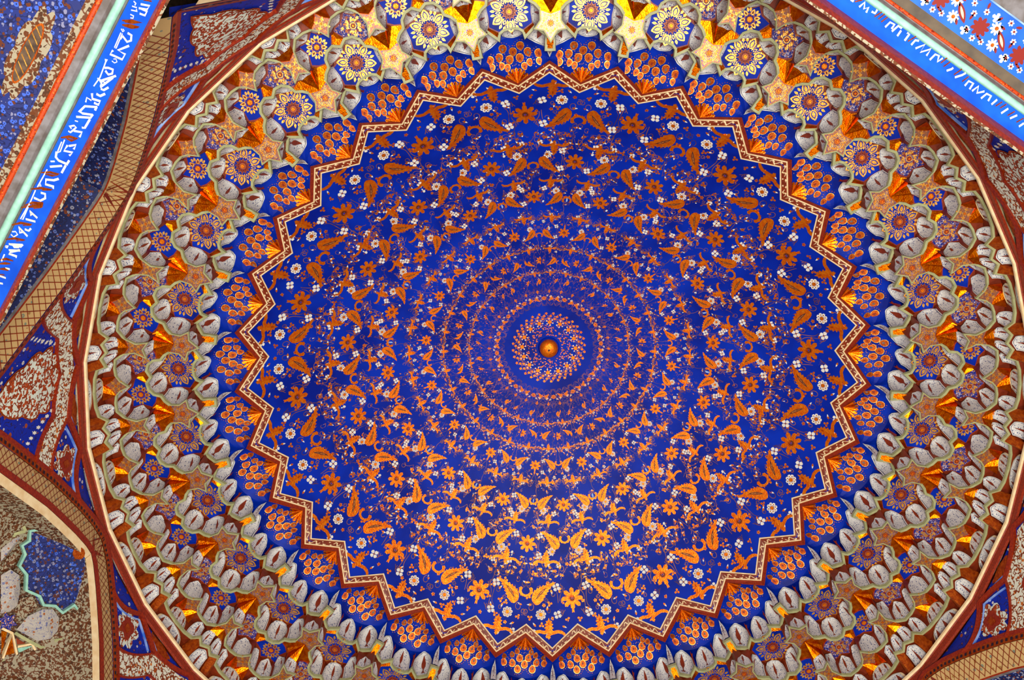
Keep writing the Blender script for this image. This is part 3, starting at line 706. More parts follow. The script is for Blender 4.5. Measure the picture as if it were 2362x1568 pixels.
LET_L=[['w',1.0,[(1.857,3.828),(1.878,3.781),(1.854,3.786),(1.833,3.83)]],['w',1.0,[(1.84,3.811),(1.846,3.781),(1.823,3.781),(1.814,3.812)]],['w',0.6,[(1.845,3.872),(1.843,3.857),(1.832,3.857)]],['w',0.6,[(1.82,3.867),(1.829,3.841)]],['w',0.6,[(1.801,3.862),(1.815,3.829),(1.821,3.84)]],['w',0.6,[(1.78,3.855),(1.784,3.836),(1.772,3.833),(1.766,3.847)]],['w',0.5,[(1.689,3.864),(1.682,3.849),(1.691,3.845),(1.694,3.857)]],['w',1.1,[(1.694,3.819),(1.697,3.797),(1.673,3.786),(1.655,3.802),(1.664,3.838),(1.645,3.844)]],['w',0.5,[(1.671,3.857),(1.589,3.851)]],['w',0.5,[(1.672,3.847),(1.59,3.841),(1.589,3.851)]],['w',1.1,[(1.643,3.784),(1.589,3.826),(1.597,3.78),(1.565,3.781),(1.546,3.856),(1.572,3.851)]],['w',0.5,[(1.524,3.828),(1.524,3.811),(1.537,3.801),(1.546,3.814),(1.537,3.826)]],['w',0.6,[(1.498,3.858),(1.513,3.856),(1.508,3.867),(1.498,3.858),(1.413,3.847),(1.353,3.856)]],['w',1.1,[(1.47,3.847),(1.482,3.83),(1.491,3.801),(1.471,3.795),(1.454,3.812),(1.46,3.837)]],['w',1.1,[(1.473,3.772),(1.395,3.839),(1.388,3.807)]],['w',0.6,[(1.4,3.857),(1.405,3.832)]],['g',1.6,[(1.729,3.879),(1.76,3.829),(1.781,3.781),(1.753,3.825),(1.73,3.866)]],['g',1.6,[(1.711,3.867),(1.735,3.827),(1.753,3.781),(1.729,3.817),(1.711,3.861)]],['g',1.6,[(1.884,3.825),(1.903,3.783)]],['w',1.1,[(1.454,3.782),(1.372,3.82),(1.406,3.826),(1.407,3.799)]],['w',1.1,[(1.398,3.779),(1.372,3.795),(1.368,3.813)]],['w',1.2,[(1.359,3.78),(1.335,3.797),(1.33,3.822)]],['w',1.2,[(1.314,3.844),(1.295,3.829),(1.313,3.783),(1.291,3.784),(1.284,3.811)]],['w',1.1,[(1.276,3.785),(1.236,3.849),(1.19,3.864),(1.197,3.847)]],['w',1.1,[(1.274,3.787),(1.255,3.786)]],['w',0.7,[(1.284,3.832),(1.28,3.862),(1.256,3.855)]],['w',1.1,[(1.227,3.787),(1.195,3.845)]],['w',1.1,[(1.227,3.787),(1.208,3.789),(1.159,3.866)]],['w',1.1,[(1.196,3.789),(1.143,3.792),(1.134,3.808)]],['w',0.9,[(1.091,3.861),(1.092,3.876),(1.114,3.853),(1.113,3.838),(1.09,3.846),(1.07,3.855),(1.069,3.869)]],['w',1.1,[(1.091,3.839),(1.114,3.795),(1.084,3.795)]],['w',0.6,[(1.138,3.861),(1.145,3.844)]],['w',0.6,[(1.015,3.865),(0.948,3.857),(0.933,3.869)]],['w',0.6,[(0.995,3.875),(0.939,3.87)]],['w',1.1,[(1.008,3.824),(1.038,3.792),(1.01,3.793)]],['w',1.1,[(1.001,3.835),(0.967,3.839),(0.992,3.789),(0.966,3.799)]],['w',1.2,[(0.921,3.785),(0.904,3.841),(0.908,3.865),(0.935,3.875)]],['w',1.1,[(0.925,3.788),(0.945,3.786)]],['w',0.8,[(0.87,3.879),(0.885,3.859)]],['g',1.6,[(1.014,3.887),(1.048,3.849),(1.067,3.802),(1.038,3.829),(1.029,3.859)]],['w',1.1,[(0.907,3.791),(0.861,3.792)]],['w',1.1,[(0.892,3.811),(0.843,3.87)]],['w',0.6,[(0.819,3.877),(0.704,3.881)]],['w',1.2,[(0.822,3.794),(0.799,3.813),(0.772,3.856),(0.749,3.846),(0.771,3.796),(0.759,3.796)]],['w',0.6,[(0.716,3.878),(0.723,3.864),(0.73,3.875),(0.716,3.882)]],['w',1.2,[(0.694,3.845),(0.705,3.822),(0.686,3.81),(0.656,3.829),(0.643,3.871)]],['w',0.6,[(0.681,3.883),(0.501,3.871),(0.493,3.885),(0.612,3.878)]],['w',1.1,[(0.567,3.801),(0.567,3.858),(0.552,3.841),(0.571,3.834)]],['w',1.1,[(0.542,3.801),(0.515,3.857)]],['w',0.7,[(0.385,3.892),(0.385,3.872),(0.412,3.858),(0.417,3.877),(0.402,3.895)]],['w',1.1,[(0.446,3.803),(0.45,3.874),(0.43,3.851),(0.451,3.832)]],['w',1.1,[(0.492,3.804),(0.475,3.809),(0.466,3.834)]],['w',1.1,[(0.386,3.804),(0.342,3.865),(0.341,3.842),(0.361,3.816)]],['w',1.1,[(0.348,3.804),(0.305,3.862)]],['w',0.6,[(0.306,3.882),(0.317,3.881),(0.31,3.893)]],['g',1.4,[(0.783,3.9),(0.819,3.855),(0.843,3.803),(0.812,3.836),(0.792,3.876)]],['g',1.4,[(0.672,3.907),(0.715,3.858),(0.749,3.797),(0.71,3.848)]],['g',1.4,[(0.571,3.899),(0.616,3.865),(0.655,3.806),(0.642,3.806),(0.603,3.865)]],['g',1.4,[(0.551,3.909),(0.599,3.855),(0.634,3.801),(0.594,3.844)]],['g',1.4,[(0.433,3.913),(0.478,3.872),(0.513,3.81),(0.475,3.855)]],['g',1.4,[(0.343,3.905),(0.384,3.861),(0.416,3.804),(0.377,3.849)]],['w',1.1,[(0.386,3.804),(0.371,3.807),(0.333,3.879)]],['w',1.2,[(0.35,3.805),(0.308,3.845),(0.289,3.853),(0.311,3.801),(0.301,3.806)]],['w',0.6,[(0.305,3.89),(0.309,3.877),(0.322,3.877),(0.314,3.887)]],['w',0.7,[(0.266,3.874),(0.223,3.871)]],['w',1.0,[(0.222,3.807),(0.209,3.831)]],['w',1.0,[(0.165,3.804),(0.149,3.841)]],['w',1.0,[(0.126,3.804),(0.116,3.821)]],['g',1.4,[(0.221,3.885),(0.255,3.851),(0.275,3.809)]],['g',1.4,[(0.204,3.874),(0.231,3.844),(0.25,3.817)]],['g',1.4,[(0.18,3.86),(0.201,3.834),(0.211,3.809)]],['g',1.4,[(0.155,3.845),(0.174,3.817)]]]
LET_R=[['w',1.0,[(-0.823,3.822),(-0.809,3.823)]],['w',1.0,[(-0.769,3.819),(-0.756,3.852),(-0.743,3.823),(-0.726,3.842),(-0.724,3.814)]],['w',1.0,[(-0.698,3.835),(-0.681,3.837),(-0.68,3.859)]],['w',1.0,[(-0.599,3.813),(-0.589,3.845),(-0.563,3.849),(-0.566,3.822)]],['w',1.0,[(-0.557,3.815),(-0.542,3.854),(-0.519,3.855)]],['w',1.0,[(-0.521,3.812),(-0.517,3.844)]],['w',1.0,[(-0.475,3.815),(-0.469,3.853),(-0.483,3.852)]],['w',1.0,[(-0.433,3.817),(-0.426,3.846),(-0.407,3.854)]],['w',1.0,[(-0.403,3.815),(-0.37,3.856),(-0.372,3.812),(-0.33,3.856),(-0.335,3.815)]],['w',1.0,[(-0.308,3.81),(-0.296,3.847),(-0.275,3.852),(-0.267,3.823),(-0.251,3.854)]],['w',1.0,[(-0.199,3.815),(-0.181,3.835),(-0.177,3.845)]],['w',1.0,[(-0.143,3.812),(-0.116,3.841),(-0.103,3.861)]],['w',1.0,[(-0.076,3.807),(-0.069,3.836),(-0.041,3.84),(-0.045,3.804)]],['w',1.0,[(-0.027,3.807),(-0.009,3.844),(0.001,3.811),(0.033,3.84)]],['w',1.0,[(0.035,3.803),(0.05,3.837),(0.077,3.841),(0.075,3.811)]],['w',1.0,[(0.101,3.809),(0.116,3.844)]],['w',1.0,[(0.171,3.801),(0.193,3.84)]],['w',1.0,[(0.228,3.806),(0.254,3.839)]],['w',1.0,[(0.292,3.799),(0.307,3.825)]],['g',1.5,[(-0.799,3.829),(-0.772,3.855)]],['g',1.5,[(-0.673,3.825),(-0.653,3.863)]],['g',1.5,[(-0.65,3.827),(-0.634,3.863)]],['g',1.5,[(-0.629,3.824),(-0.613,3.859)]],['g',1.5,[(-0.456,3.823),(-0.432,3.864)]],['g',1.5,[(-0.247,3.831),(-0.23,3.868)]],['g',1.5,[(-0.224,3.825),(-0.206,3.861)]],['g',1.5,[(-0.154,3.822),(-0.131,3.866)]],['g',1.5,[(-0.098,3.818),(-0.08,3.855)]],['g',1.5,[(0.127,3.816),(0.147,3.85)]],['g',1.5,[(0.154,3.821),(0.174,3.854)]],['g',1.5,[(0.209,3.812),(0.233,3.848)]],['g',1.5,[(0.27,3.811),(0.294,3.846)]]]
SQ={'blue':[[(0.456,4.269),(0.438,4.19),(0.388,4.112),(0.2,4.077),(0.074,4.037),(-0.255,4.092),(-0.392,4.121),(-0.409,4.176),(-0.306,4.195),(-0.311,4.262),(-0.23,4.289),(-0.16,4.356),(-0.026,4.363),(0.023,4.395),(0.143,4.366),(0.214,4.376),(0.296,4.335),(0.376,4.334),(0.383,4.289)]],'mint':[[(0.385,4.107),(0.449,4.182),(0.426,4.204),(0.456,4.269),(0.383,4.289),(0.376,4.334),(0.296,4.335),(0.23,4.383),(0.133,4.366),(0.016,4.397),(-0.088,4.345),(-0.172,4.343),(-0.23,4.289),(-0.316,4.267),(-0.306,4.195),(-0.413,4.177),(-0.405,4.118)]],'disc':[[(0.05,4.037),(0.028,4.047),(0.02,4.063),(0.026,4.08),(0.047,4.095),(0.075,4.102),(0.103,4.1),(0.125,4.09),(0.134,4.074),(0.127,4.056),(0.107,4.042),(0.079,4.035)]],'white':[[(0.547,4.293),(0.617,4.271),(0.675,4.232),(0.618,4.158),(0.422,4.121),(0.468,4.194),(0.486,4.262),(0.478,4.285)],[(0.327,4.456),(0.43,4.431),(0.471,4.341),(0.439,4.319),(0.389,4.361)],[(-0.256,4.511),(-0.201,4.433),(-0.21,4.352),(-0.257,4.301),(-0.352,4.289),(-0.432,4.314),(-0.548,4.371),(-0.456,4.428)],[(-0.583,4.276),(-0.484,4.229),(-0.459,4.137),(-0.813,4.207),(-0.713,4.26),(-0.626,4.28)],[(0.224,4.481),(0.23,4.426),(0.151,4.397),(0.036,4.419),(-0.007,4.435),(-0.073,4.462),(-0.09,4.503),(-0.068,4.552)]],'brown':[[(-0.113,4.488),(-0.026,4.434),(-0.071,4.374),(-0.174,4.371),(-0.199,4.465)],[(-0.485,4.338),(-0.337,4.275),(-0.362,4.217),(-0.451,4.203),(-0.539,4.271),(-0.519,4.312)],[(0.261,4.472),(0.327,4.424),(0.341,4.367),(0.241,4.407),(0.246,4.444)],[(0.525,4.408),(0.492,4.368),(0.434,4.372),(0.459,4.424)]],'star':[[(-0.685,4.299),(-0.656,4.328),(-0.687,4.351),(-0.631,4.355),(-0.606,4.384),(-0.579,4.36),(-0.524,4.366),(-0.553,4.338),(-0.522,4.314),(-0.577,4.31),(-0.602,4.28),(-0.629,4.305)],[(-0.219,4.5),(-0.201,4.53),(-0.241,4.548),(-0.187,4.558),(-0.174,4.588),(-0.138,4.568),(-0.085,4.58),(-0.102,4.55),(-0.062,4.531),(-0.116,4.522),(-0.129,4.491),(-0.166,4.512)],[(0.511,4.299),(0.515,4.331),(0.468,4.344),(0.517,4.36),(0.516,4.391),(0.56,4.376),(0.606,4.393),(0.602,4.362),(0.649,4.349),(0.601,4.333),(0.602,4.302),(0.557,4.318)]],'olive':[[(-0.262,4.529),(-0.373,4.485),(-0.49,4.436),(-0.566,4.372)],[(-0.589,4.289),(-0.713,4.26),(-0.832,4.202)],[(-0.566,4.372),(-0.499,4.353),(-0.546,4.284),(-0.589,4.289)],[(-0.42,4.637),(-0.507,4.604),(-0.542,4.556),(-0.699,4.525)],[(0.475,4.292),(0.617,4.293),(0.686,4.246)],[(0.475,4.292),(0.493,4.347),(0.474,4.357)]],'bar':[[(-0.409,4.629),(-0.258,4.539),(-0.525,4.568)],[(-0.175,4.578),(-0.258,4.539)],[(-0.536,4.557),(-0.587,4.38),(-0.686,4.347),(-0.706,4.518)],[(-0.686,4.347),(-0.925,4.31)],[(-0.678,4.345),(-0.707,4.276),(-0.828,4.281),(-0.952,4.308)],[(-0.827,4.287),(-0.858,4.211)],[(-0.383,4.542),(-0.425,4.47),(-0.542,4.465)],[(-0.59,4.386),(-0.698,4.516)],[(0.737,4.357),(0.607,4.303),(0.7,4.264)],[(0.709,4.332),(0.693,4.266)],[(0.649,4.378),(0.596,4.3)]],'goldp':[[(-0.403,4.617),(-0.294,4.549),(-0.499,4.575)],[(-0.566,4.545),(-0.588,4.437),(-0.673,4.513),(-0.619,4.539)],[(-0.686,4.486),(-0.601,4.395),(-0.661,4.358)],[(-0.198,4.583),(-0.23,4.559),(-0.376,4.626)],[(-0.758,4.41),(-0.731,4.369),(-0.753,4.386)]],'redp':[[(-0.714,4.347),(-0.713,4.289),(-0.909,4.307)],[(-0.312,4.53),(-0.399,4.497),(-0.368,4.538)],[(-0.46,4.462),(-0.554,4.423),(-0.539,4.459)]],'bluep':[[(-0.4,4.543),(-0.444,4.474),(-0.541,4.476),(-0.515,4.549)],[(-0.852,4.281),(-0.882,4.217),(-0.993,4.243),(-0.949,4.298)]]}
# ------------------------------------------------------------------ ring moulding under the muqarnas
ringm = empty('trim_2'); tag(ringm, 'cream and red ring moulding that frames the whole muqarnas zone', 'moulding', kind='structure')
PR = [(4.13, 8.60, 0), (4.028, 8.585, 0), (4.014, 8.572, 0), (4.018, 8.552, 0), (4.034, 8.545, 1), (4.046, 8.54, 1), (4.052, 8.48, 1), (4.066, 8.465, 1)]
mb = MB(); mb2 = MB()
mb.grid([[W(a, r, z) for a in (0, 1)] for r, z, m in PR[:5]]); mb2.grid([[W(a, r, z) for a in (0, 1)] for r, z, m in PR[4:]])
sg_ = mb.build('ring_segment', ['cream'], ringm, False); rb_ = mb2.build('red_band', ['red_frame'], sg_); around(sg_, (rb_,))

# ------------------------------------------------------------------ eight-sided zone: spandrels over the corners, arches between them
DF = 4.03; RR = 4.066; ZR = 8.466
OC = [(0, 8.40), (.2, 8.335), (.38, 8.24), (.6, 8.10), (.8, 7.965), (1.1, 7.72), (1.37, 7.49), (1.67, 7.12)]
def zarch(s):
    s = abs(s)
    for a, b in zip(OC, OC[1:]):
        if s <= b[0]: return a[1]+(b[1]-a[1])*(s-a[0])/(b[0]-a[0])
    return OC[-1][1]
def SP(c, phi, t, h=0.):
    """spandrel surface about octagon corner c (azimuth): phi -2..2, t 0 at the ring, 1 at the arch edge; h out into the room"""
    th = (2-abs(phi))*DL; s = DF*math.tan(th); rb = DF/math.cos(th)
    return W(c+phi, RR+(rb-RR)*t-h, ZR+(zarch(s)-ZR)*t-h*.35)
def strip_sp(mb, c, pts, w, h, m, n=8):
    """raised strip along (phi, t) polyline"""
    P = []
    for a, b in zip(pts, pts[1:]):
        P += [(a[0]+(b[0]-a[0])*i/n, a[1]+(b[1]-a[1])*i/n) for i in range(n)]
    P.append(pts[-1])
    q0 = [SP(c, *p) for p in P]; q1 = [SP(c, *p, h) for p in P]; A, B, A0, B0 = [], [], [], []
    for i in range(len(P)):
        t = (q0[min(i+1, len(P)-1)]-q0[max(i-1, 0)]).normalized(); nn = q1[i]-q0[i]; o = t.cross(nn.normalized()).normalized()*w/2
        A.append(q1[i]+o); B.append(q1[i]-o); A0.append(q0[i]+o); B0.append(q0[i]-o)
    mb.grid([A0, A, B, B0], m)
def area_sp(mb, c, left, right, h, m, n=6):
    """fill between two (phi, t) polylines of equal length"""
    rows = []
    for a, b in zip(left, right): rows.append([SP(c, a[0]+(b[0]-a[0])*i/n, a[1]+(b[1]-a[1])*i/n, h) for i in range(n+1)])
    mb.grid(rows, m)
def seg(pts, k=4):
    out = []
    for a, b in zip(pts, pts[1:]): out += [(a[0]+(b[0]-a[0])*i/k, a[1]+(b[1]-a[1])*i/k) for i in range(k)]
    return out+[pts[-1]]
SIDES = {-7: ('left', 'left spandrel with a white and red lobed medallion beside the squinch arch'),
         -3: ('top_left', 'upper left spandrel whose medallion shows above the lattice arch band'),
         1: ('top', 'spandrel mostly hidden behind the upper right inscription cornice'),
         5: ('right', 'right spandrel with white scroll band below the end of the blue cornice'),
         9: ('lower_right', 'lower right spandrel with small red medallion panels beside the gilded frame'),
         -11: ('lower_left', 'bottom left spandrel below the squinch, its scroll band at the picture edge')}
def lobed(n, k, amp): return [(math.cos(t)*(1+amp*abs(math.sin(k*t))), math.sin(t)*(1+amp*abs(math.sin(k*t)))) for t in [i*2*PI/n for i in range(n)]]
proto_sp = None
def build_spandrel(c):
    side, label = SIDES[c]
    mb = MB(); ts = (0, .1, .2, .35, .5, .65, .8, .95, 1.05)
    mb.grid([[SP(c, -2+4*i/48, t) for i in range(49)] for t in ts])
    w = mb.build('wall_'+side, ['panel_blue'], None, True); tag(w, label, 'spandrel', kind='structure')
    for sg in (1, -1):
        F = lambda pts: [(sg*p, t) for p, t in pts]
        mb = MB(); area_sp(mb, c, F(seg([(0, .03), (.52, .17), (.95, .93)])), F(seg([(0, .17), (.42, .36), (.74, .95)])), .014, 0); o = mb.build('scroll_band', ['scroll_white'], w)
        for nm, pts, wd, m in (('frame_strip', [(0, -.01), (.54, .17), (.96, .03), (1.47, .95)], .040, 'red_frame'), ('frame_strip', [(.53, .18), (.98, .97)], .018, 'red_frame'), ('frame_strip', [(0, .175), (.42, .37), (.75, .97)], .014, 'red_frame')):
            mb = MB(); strip_sp(mb, c, F(pts), wd, .03, 0); mb.build(nm, [m], w)
        mb = MB(); strip_sp(mb, c, F([(.60, .24), (.93, .12), (1.36, .82)]), .010, .018, 0); strip_sp(mb, c, F([(.06, .02), (.5, .13), (.9, .02)]), .010, .018, 0); mb.build('pale_line', ['patch_blue'], w)
        # pentagon panel with a small red medallion in a pale cartouche
        pc = (.99, .50)
        def cart(R, n, k, amp, h, m, nm, par, off=(0, 0)):
            mb = MB(); mb.poly([SP(c, sg*(pc[0]+off[0]+.15*R*x), pc[1]+off[1]+.26*R*y+.06*R*x, h) for x, y in lobed(n, k, amp)]); return mb.build(nm, [m], par)
        a1 = cart(1.0, 32, 4, .35, .008, 'medal_white', 'cartouche', w); cart(.60, 24, 2, .3, .013, 'red_frame', 'red_field', a1); cart(.25, 12, 2, .4, .017, 'gold_dull', 'gold_knot', a1)
        # dark triangle against the ring
        mb = MB(); mb.poly([SP(c, sg*(.50+.16*x), .055+.05*y, .008) for x, y in lobed(20, 3, .3)]); mb.build('rosette', ['gold_dull'], w)
        for i in range(7):
            t = .3+.08*i; mb = MB(); mb.poly([SP(c, sg*(.36+.03*i+.022*x), t+.05+.03*y, .006) for x, y in flower2(6, 1, .5)]); mb.build('white_floret', ['white_paint'], w)
    def med(R, h, m, nm, par, amp=.16, k=5, yy=1.):
        mb = MB(); mb.poly([SP(c, .30*R*x, .50+.27*R*y*yy, h) for x, y in lobed(60, k, amp)]); return mb.build(nm, [m], par)
    m1 = med(1.06, .010, 'gold_dull', 'medallion', w); med(.99, .014, 'medal_white', 'white_field', m1); med(.50, .018, 'red_frame', 'red_field', m1, .25, 4)
    for x, y in ((0, 0), (.08, .05), (-.08, .05), (.05, -.09), (-.05, -.09)):
        mb = MB(); mb.poly([SP(c, x+.026*u, .5+y+.026*v, .022) for u, v in flower2(8, 1, .5)]); mb.build('floret', ['cream' if x else 'mint'], m1)
    mb = MB()
    for q in [(-.03, .62), (.03, .62)]: pass
    return w
for c in SIDES: build_spandrel(c)
# added shell: closes gaps behind the arches, its cap stops world light from above
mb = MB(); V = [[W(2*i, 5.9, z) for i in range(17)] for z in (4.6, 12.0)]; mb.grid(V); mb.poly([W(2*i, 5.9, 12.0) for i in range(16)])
tag(mb.build('wall_backing', ['dark_umber'], None), 'plain dark shell added behind the arches to close the gaps, capped to stop light from above', 'wall', kind='structure')
# arches
def FP(azf, s, d, z):
    a = PH+azf*DL-PI/2; return Vector((d*math.cos(a)-s*math.sin(a), d*math.sin(a)+s*math.cos(a), z+H))
SS = [-1.66, -1.5, -1.37, -1.2, -1.0, -.8, -.6, -.4, -.2, -.08, 0, .08, .2, .4, .6, .8, 1.0, 1.2, 1.37, 1.5, 1.66]
def arch_pt(s, k):
    e = .02; z = zarch(s); dz = (zarch(s+e)-zarch(s-e))/(2*e) if abs(s) > .05 else 0
    if abs(s) <= .05: return s*.5, z-k*1.13
    L = math.hypot(1, dz); x = s+k*dz/L; 
    if s*x < 0: x = 0
    return x, z-k/L
def band(azf, k0, k1, d0, d1, m, name, par, S=SS):
    mb = MB(); mb.grid([[FP(azf, *(lambda q, dd: (q[0], dd, q[1]))(arch_pt(s, k), d)) for s in S] for k, d in ((k0, d0), (k1, d1))]); return mb.build(name, [m], par)
ARCH = {-9: 'squinch arch at the lower left holding a blue half dome with mint zigzag',
        -5: 'pointed wall arch with gilded lattice soffit behind the left inscription cornice',
        -1: 'arch at the upper left edge with a plain cream border and dark blue interior',
        3: 'wall arch in shadow behind the upper right inscription cornice',
        7: 'arch at the far right edge of the picture',
        11: 'arch with lattice band at the lower right corner'}
for azf, label in ARCH.items():
    ar = empty('arch', FP(azf, 0, DF, 7.1)); tag(ar, label, 'arch')
    off = ar.location.copy()
    wallarch = azf in (-5, 3, 11)
    kids = [band(azf, -.012, .052, DF-.02, DF-.02, 'gold_dull', 'dash_band', ar), band(azf, -.05, -.012, DF-.026, DF-.02, 'red_frame', 'red_fillet', ar)]
    if wallarch:   # splayed reveal: lattice, fillets, painted soffit
        kids += [band(azf, .052, .215, DF-.014, DF+.10, 'lattice', 'lattice_band', ar), band(azf, .215, .225, DF+.10, DF+.11, 'red_frame', 'red_fillet', ar), band(azf, .225, .23, DF+.11, DF+.13, 'grey_plaster', 'silver_fillet', ar),
                 band(azf, .23, .25, DF+.13, DF+.36, 'panel_navy', 'soffit', ar), band(azf, .25, 1.4, DF+.36, DF+.42, 'panel_navy', 'tympanum', ar)]
    else:
        kids += [band(azf, .052, .215, DF-.014, DF-.014, 'lattice', 'lattice_band', ar), band(azf, .215, .275, DF-.022, DF-.016, 'red_frame', 'red_fillet', ar), band(azf, .275, .345, DF-.012, DF+.012, 'cream', 'cream_edge', ar)]
        kids.append(band(azf, .345, .345, DF+.012, DF+.23, 'brown_scroll', 'reveal', ar))
        kids.append(band(azf, .345, 1.5, DF+.22, DF+.22+1.15*.9, 'panel_navy' if azf != -9 else 'brown_scroll', 'semidome', ar))
    dash = MB(); lat = MB()
    n = 76
    for i in range(n):
        s = -1.6+3.2*(i+.5)/n; w = .010
        q = [arch_pt(s-w, .008), arch_pt(s+w, .008), arch_pt(s+w, .036), arch_pt(s-w, .036)]
        dash.poly([FP(azf, x, DF-.024, z) for x, z in q])
    for i in range(60):
        s = -1.6+3.2*i/60
        for dr in (1, -1):
            a, b = (s, .056), (s+dr*.11, .212); w = .0035
            if abs(b[0]) > 1.62: continue
            q = [arch_pt(a[0]-w, a[1]), arch_pt(a[0]+w, a[1]), arch_pt(b[0]+w, b[1]), arch_pt(b[0]-w, b[1])]
            lat.poly([FP(azf, x, (DF-.018 if not wallarch else DF-.02+.114*((k_-.052)/.163)), z) for (x, z), k_ in zip(q, (a[1], a[1], b[1], b[1]))])
    for m_, nm, mt in ((dash, 'dash', 'ink'), (lat, 'lattice_bar', 'red_brown')):
        o = m_.build(nm, [mt], ar); tag(o, kind='stuff'); kids.append(o)
    if azf == -9:
        def SQP(q, h=0.): return FP(azf, q[0], q[1]-h*.75, 8.0-(q[1]-4.08)/.9-h*.66)
        for nm, key, mt, th in (('blue_half_dome', 'blue', 'wall_navy', .012), ('white_shell', 'white', 'shell_white_shaded', .05), ('painted_panel', 'brown', 'brown_scroll', .02), ('blue_star', 'star', 'speckle_blue', .035), ('gilded_panel', 'goldp', 'gold_panel', .03), ('red_panel', 'redp', 'red_brown', .03), ('pale_panel', 'bluep', 'mint', .03)):
            for poly in SQ[key]:
                mb = MB()
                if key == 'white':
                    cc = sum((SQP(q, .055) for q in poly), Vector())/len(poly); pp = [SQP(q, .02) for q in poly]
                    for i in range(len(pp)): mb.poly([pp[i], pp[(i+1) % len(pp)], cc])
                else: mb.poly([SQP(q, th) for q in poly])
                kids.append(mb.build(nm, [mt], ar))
        for nm, key, w, mt, hh in (('mint_moulding', 'mint', .022, 'mint', .05), ('olive_rim', 'olive', .024, 'olive_rim', .05), ('plaster_rib', 'bar', .018, 'cream', .045)):
            for line in SQ[key]:
                mb = MB(); pts = [SQP(q, hh) for q in line]; A, B = [], []
                nn = (SQP(line[0], .1)-SQP(line[0], 0)).normalized()
                for i in range(len(pts)):
                    t = (pts[min(i+1, len(pts)-1)]-pts[max(i-1, 0)]).normalized(); o_ = t.cross(nn).normalized()*w/2; A.append(pts[i]+o_); B.append(pts[i]-o_)
                mb.grid([[p-nn*.04 for p in A], A, B, [p-nn*.04 for p in B]]); kids.append(mb.build(nm, [mt], ar))
        mb = MB(); mb.poly([SQP(q, .02) for q in SQ['disc'][0]]); kids.append(mb.build('orange_disc', ['gold_dull'], ar))
    for o in kids: o.location = -off
# ------------------------------------------------------------------ inscription cornices
def cornice(azf, s0, s1, prof, label, letters, extra=None):
    co = empty('cornice', FP(azf, (s0+s1)/2, 3.8, 5.6)); tag(co, label, 'cornice', 'inscription cornices'); off = co.location.copy(); kids = []
    n = 12
    for nm, pts, mt in prof:
        mb = MB(); mb.grid([[FP(azf, s0+(s1-s0)*i/n, d, z) for i in range(n+1)] for d, z in pts]); kids.append(mb.build(nm, [mt], co, nm == 'mint_moulding'))
    def IP(s, d, h=.004): return FP(azf, s, d, 5.69+(d-3.75)*.5-h)
    for kd, w, pts in letters:
        mb = MB(); q = [IP(*p) for p in pts]; ww = w*(.0052 if kd == 'w' else .0055); A, B = [], []
        for i in range(len(q)):
            t = (q[min(i+1, len(q)-1)]-q[max(i-1, 0)]).normalized(); o_ = t.cross(Vector((0, 0, 1))).normalized()*ww*(1 if kd == 'w' else (.4+.6*math.sin(PI*i/max(len(q)-1, 1))))
            A.append(q[i]+o_); B.append(q[i]-o_)
        A[0] -= (q[1]-q[0]).normalized()*ww*.6; B[0] -= (q[1]-q[0]).normalized()*ww*.6
        mb.grid([A, B]); kids.append(mb.build('letter' if kd == 'w' else 'gold_stroke', ['white_paint' if kd == 'w' else 'gold_dull'], co))
    if extra: kids += extra(co, azf)
    for o in kids: o.location = -off
    return co
def torus(c, r, n=8): return [(c[0]-r*math.cos(PI*i/n), c[1]-r*math.sin(PI*i/n)) for i in range(n+1)]
PL = [('front_lip', [(3.84, 6.0), (3.676, 5.578), (3.69, 5.58)], 'brown_scroll'), ('rope_band', [(3.69, 5.58), (3.715, 5.61), (3.738, 5.655), (3.75, 5.69)], 'rope_red'), ('inscription_band', [(3.75, 5.69), (3.80, 5.715), (3.85, 5.74), (3.90, 5.765)], 'bright_blue'),
      ('grey_cove', [(3.90, 5.765), (3.912, 5.79), (3.922, 5.795)], 'grey_plaster'), ('mint_moulding', torus((3.945, 5.795), .022), 'mint'), ('grey_cove', [(3.967, 5.795), (3.99, 5.805), (4.025, 5.80)], 'grey_plaster'), ('rope_band', torus((4.041, 5.80), .016, 4), 'rope_red'),
      ('scroll_band', [(4.057, 5.80), (4.10, 5.80)], 'brown_scroll'), ('painted_field', [(4.10, 5.80), (4.5, 5.80), (5.2, 5.82)], 'wall_navy')]
def left_extra(co, azf):
    K = []
    def M(R, ry, h, mt, nm, par):
        mb = MB(); mb.poly([FP(azf, 1.30+.23*R*x, 4.235+.075*ry*y, 5.80-h) for x, y in lobed(40, 4, .22 if nm == 'medallion' else .0)]); o = mb.build(nm, [mt], par); return o
    a = M(1, 1, .004, 'brown_scroll', 'medallion', co); K.append(a); M(.78, .55, .007, 'gold_dull', 'medallion_ring', a); M(.72, .46, .009, 'dark_umber', 'medallion_field', a)
    for i in range(7):
        mb = MB(); s = 1.17+.043*i; mb.poly([FP(azf, s-.02, 4.21, 5.789), FP(azf, s-.012, 4.21, 5.789), FP(azf, s+.03, 4.26, 5.789), FP(azf, s+.022, 4.26, 5.789)]); mb.build('medallion_stroke', ['gold_pale'], a)
    return K
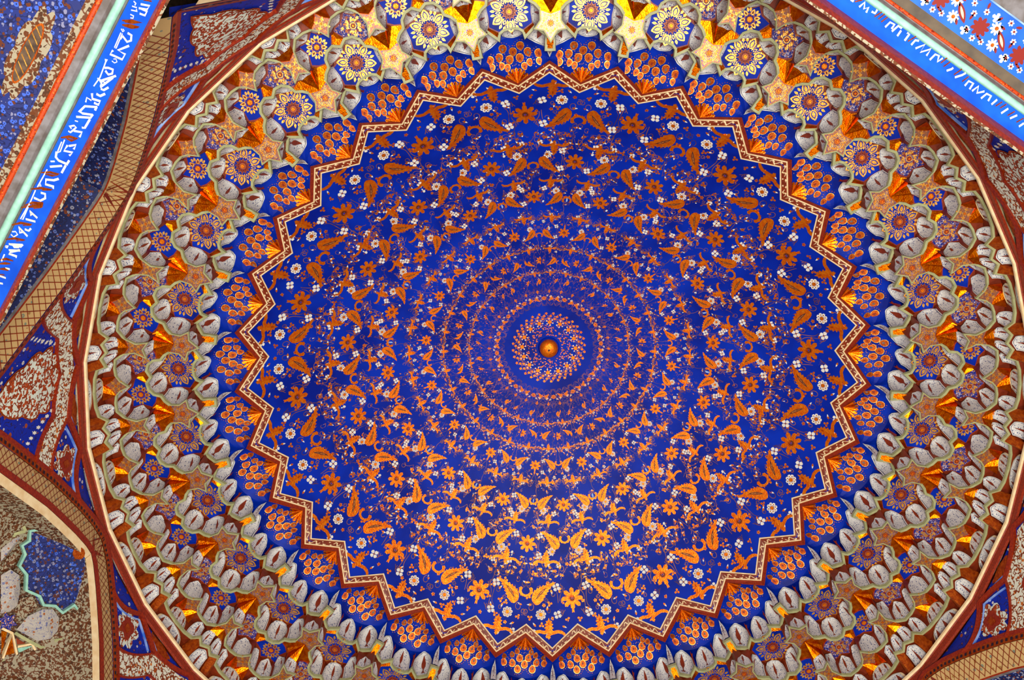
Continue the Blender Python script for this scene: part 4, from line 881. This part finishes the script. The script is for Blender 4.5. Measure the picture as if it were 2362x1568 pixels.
PRt = [('front_lip', [(3.84, 6.0), (3.676, 5.578), (3.69, 5.58)], 'brown_scroll'), ('rope_band', [(3.69, 5.58), (3.715, 5.61), (3.738, 5.655), (3.75, 5.69)], 'red_frame'), ('inscription_band', [(3.75, 5.69), (3.80, 5.715), (3.86, 5.745)], 'bright_blue'),
       ('mint_moulding', torus((3.882, 5.775), .020), 'mint'), ('grey_cove', [(3.902, 5.775), (3.92, 5.80), (3.925, 5.80)], 'grey_plaster'), ('rope_band', torus((3.934, 5.80), .009, 4), 'rope_red'), ('grey_band', [(3.943, 5.80), (3.994, 5.80)], 'grey_brown'),
       ('painted_field', [(3.994, 5.80), (4.212, 5.80)], 'bright_blue'), ('pale_edge', [(4.212, 5.795), (4.22, 5.795)], 'patch_blue'), ('dark_soffit', [(4.22, 5.80), (5.0, 5.82)], 'grey_plaster')]
def right_extra(co, azf):
    K = []
    def add(nm, s, d, shape, R, mts, h=.004):
        mb = MB()
        for j, (p, k) in enumerate(shape): mb.poly([FP(azf, s+R*k*x, d+R*k*y, 5.80-h-.002*j) for x, y in p], j)
        K.append(mb.build(nm, mts, co))
    for i in range(9):
        s = -.95+.26*i
        add('maroon_flower', s, 4.085, [(flower2(9, 1, .62), 1)], .052, ['red_deep'])
        add('daisy', s+.075, 4.125, [(flower2(9, 1, .5), 1), (circ2(1, 8), .3)], .036, ['white_paint', 'gold_dull'])
        add('daisy', s+.11, 4.05, [(flower2(9, 1, .5), 1), (circ2(1, 8), .3)], .034, ['white_paint', 'gold_dull'])
        add('pointed_leaf', s+.135, 4.09, [(rot2(leaf2(2, .3, 4, 0, .5, -1), .9), 1), (rot2(leaf2(1.2, .12, 3, 0, .5, -.6), .9), 1)], .058, ['red_deep', 'cream'])
        add('white_blossom', s+.04, 4.165, [(flower2(4, 1, .4), 1)], .026, ['white_paint']); add('white_blossom', s+.2, 4.03, [(flower2(4, 1, .4), 1)], .026, ['white_paint'])
        for k, (a, b) in enumerate(((-.05, 4.04), (-.02, 4.16), (.05, 4.03), (.16, 4.16), (.0, 4.02), (.19, 4.12), (.12, 4.185))): add('small_floret', s+a, b, [(flower2(6, 1, .5), 1), (circ2(1, 6), .4)], .017, ['white_paint', 'red_deep'])
        for k, (a, b) in enumerate(((-.07, 4.10), (.03, 4.04), (.06, 4.17), (.14, 4.04), (.17, 4.19), (-.03, 4.19), (.10, 4.145))): add('leaflet', s+a, b, [(rot2(leaf2(2, .4, 3, 0, .5, -1), k*1.3), 1)], .018, ['red_deep'])
    return K
cornice(-5, -1.3, 2.9, PL, 'left inscription cornice with bright blue lettered band, pale mint roll and red rope edging', LET_L, left_extra)
cornice(3, -2.3, 1.9, PRt, 'upper right inscription cornice with daisies and maroon flowers on its blue outer band', LET_R, right_extra)
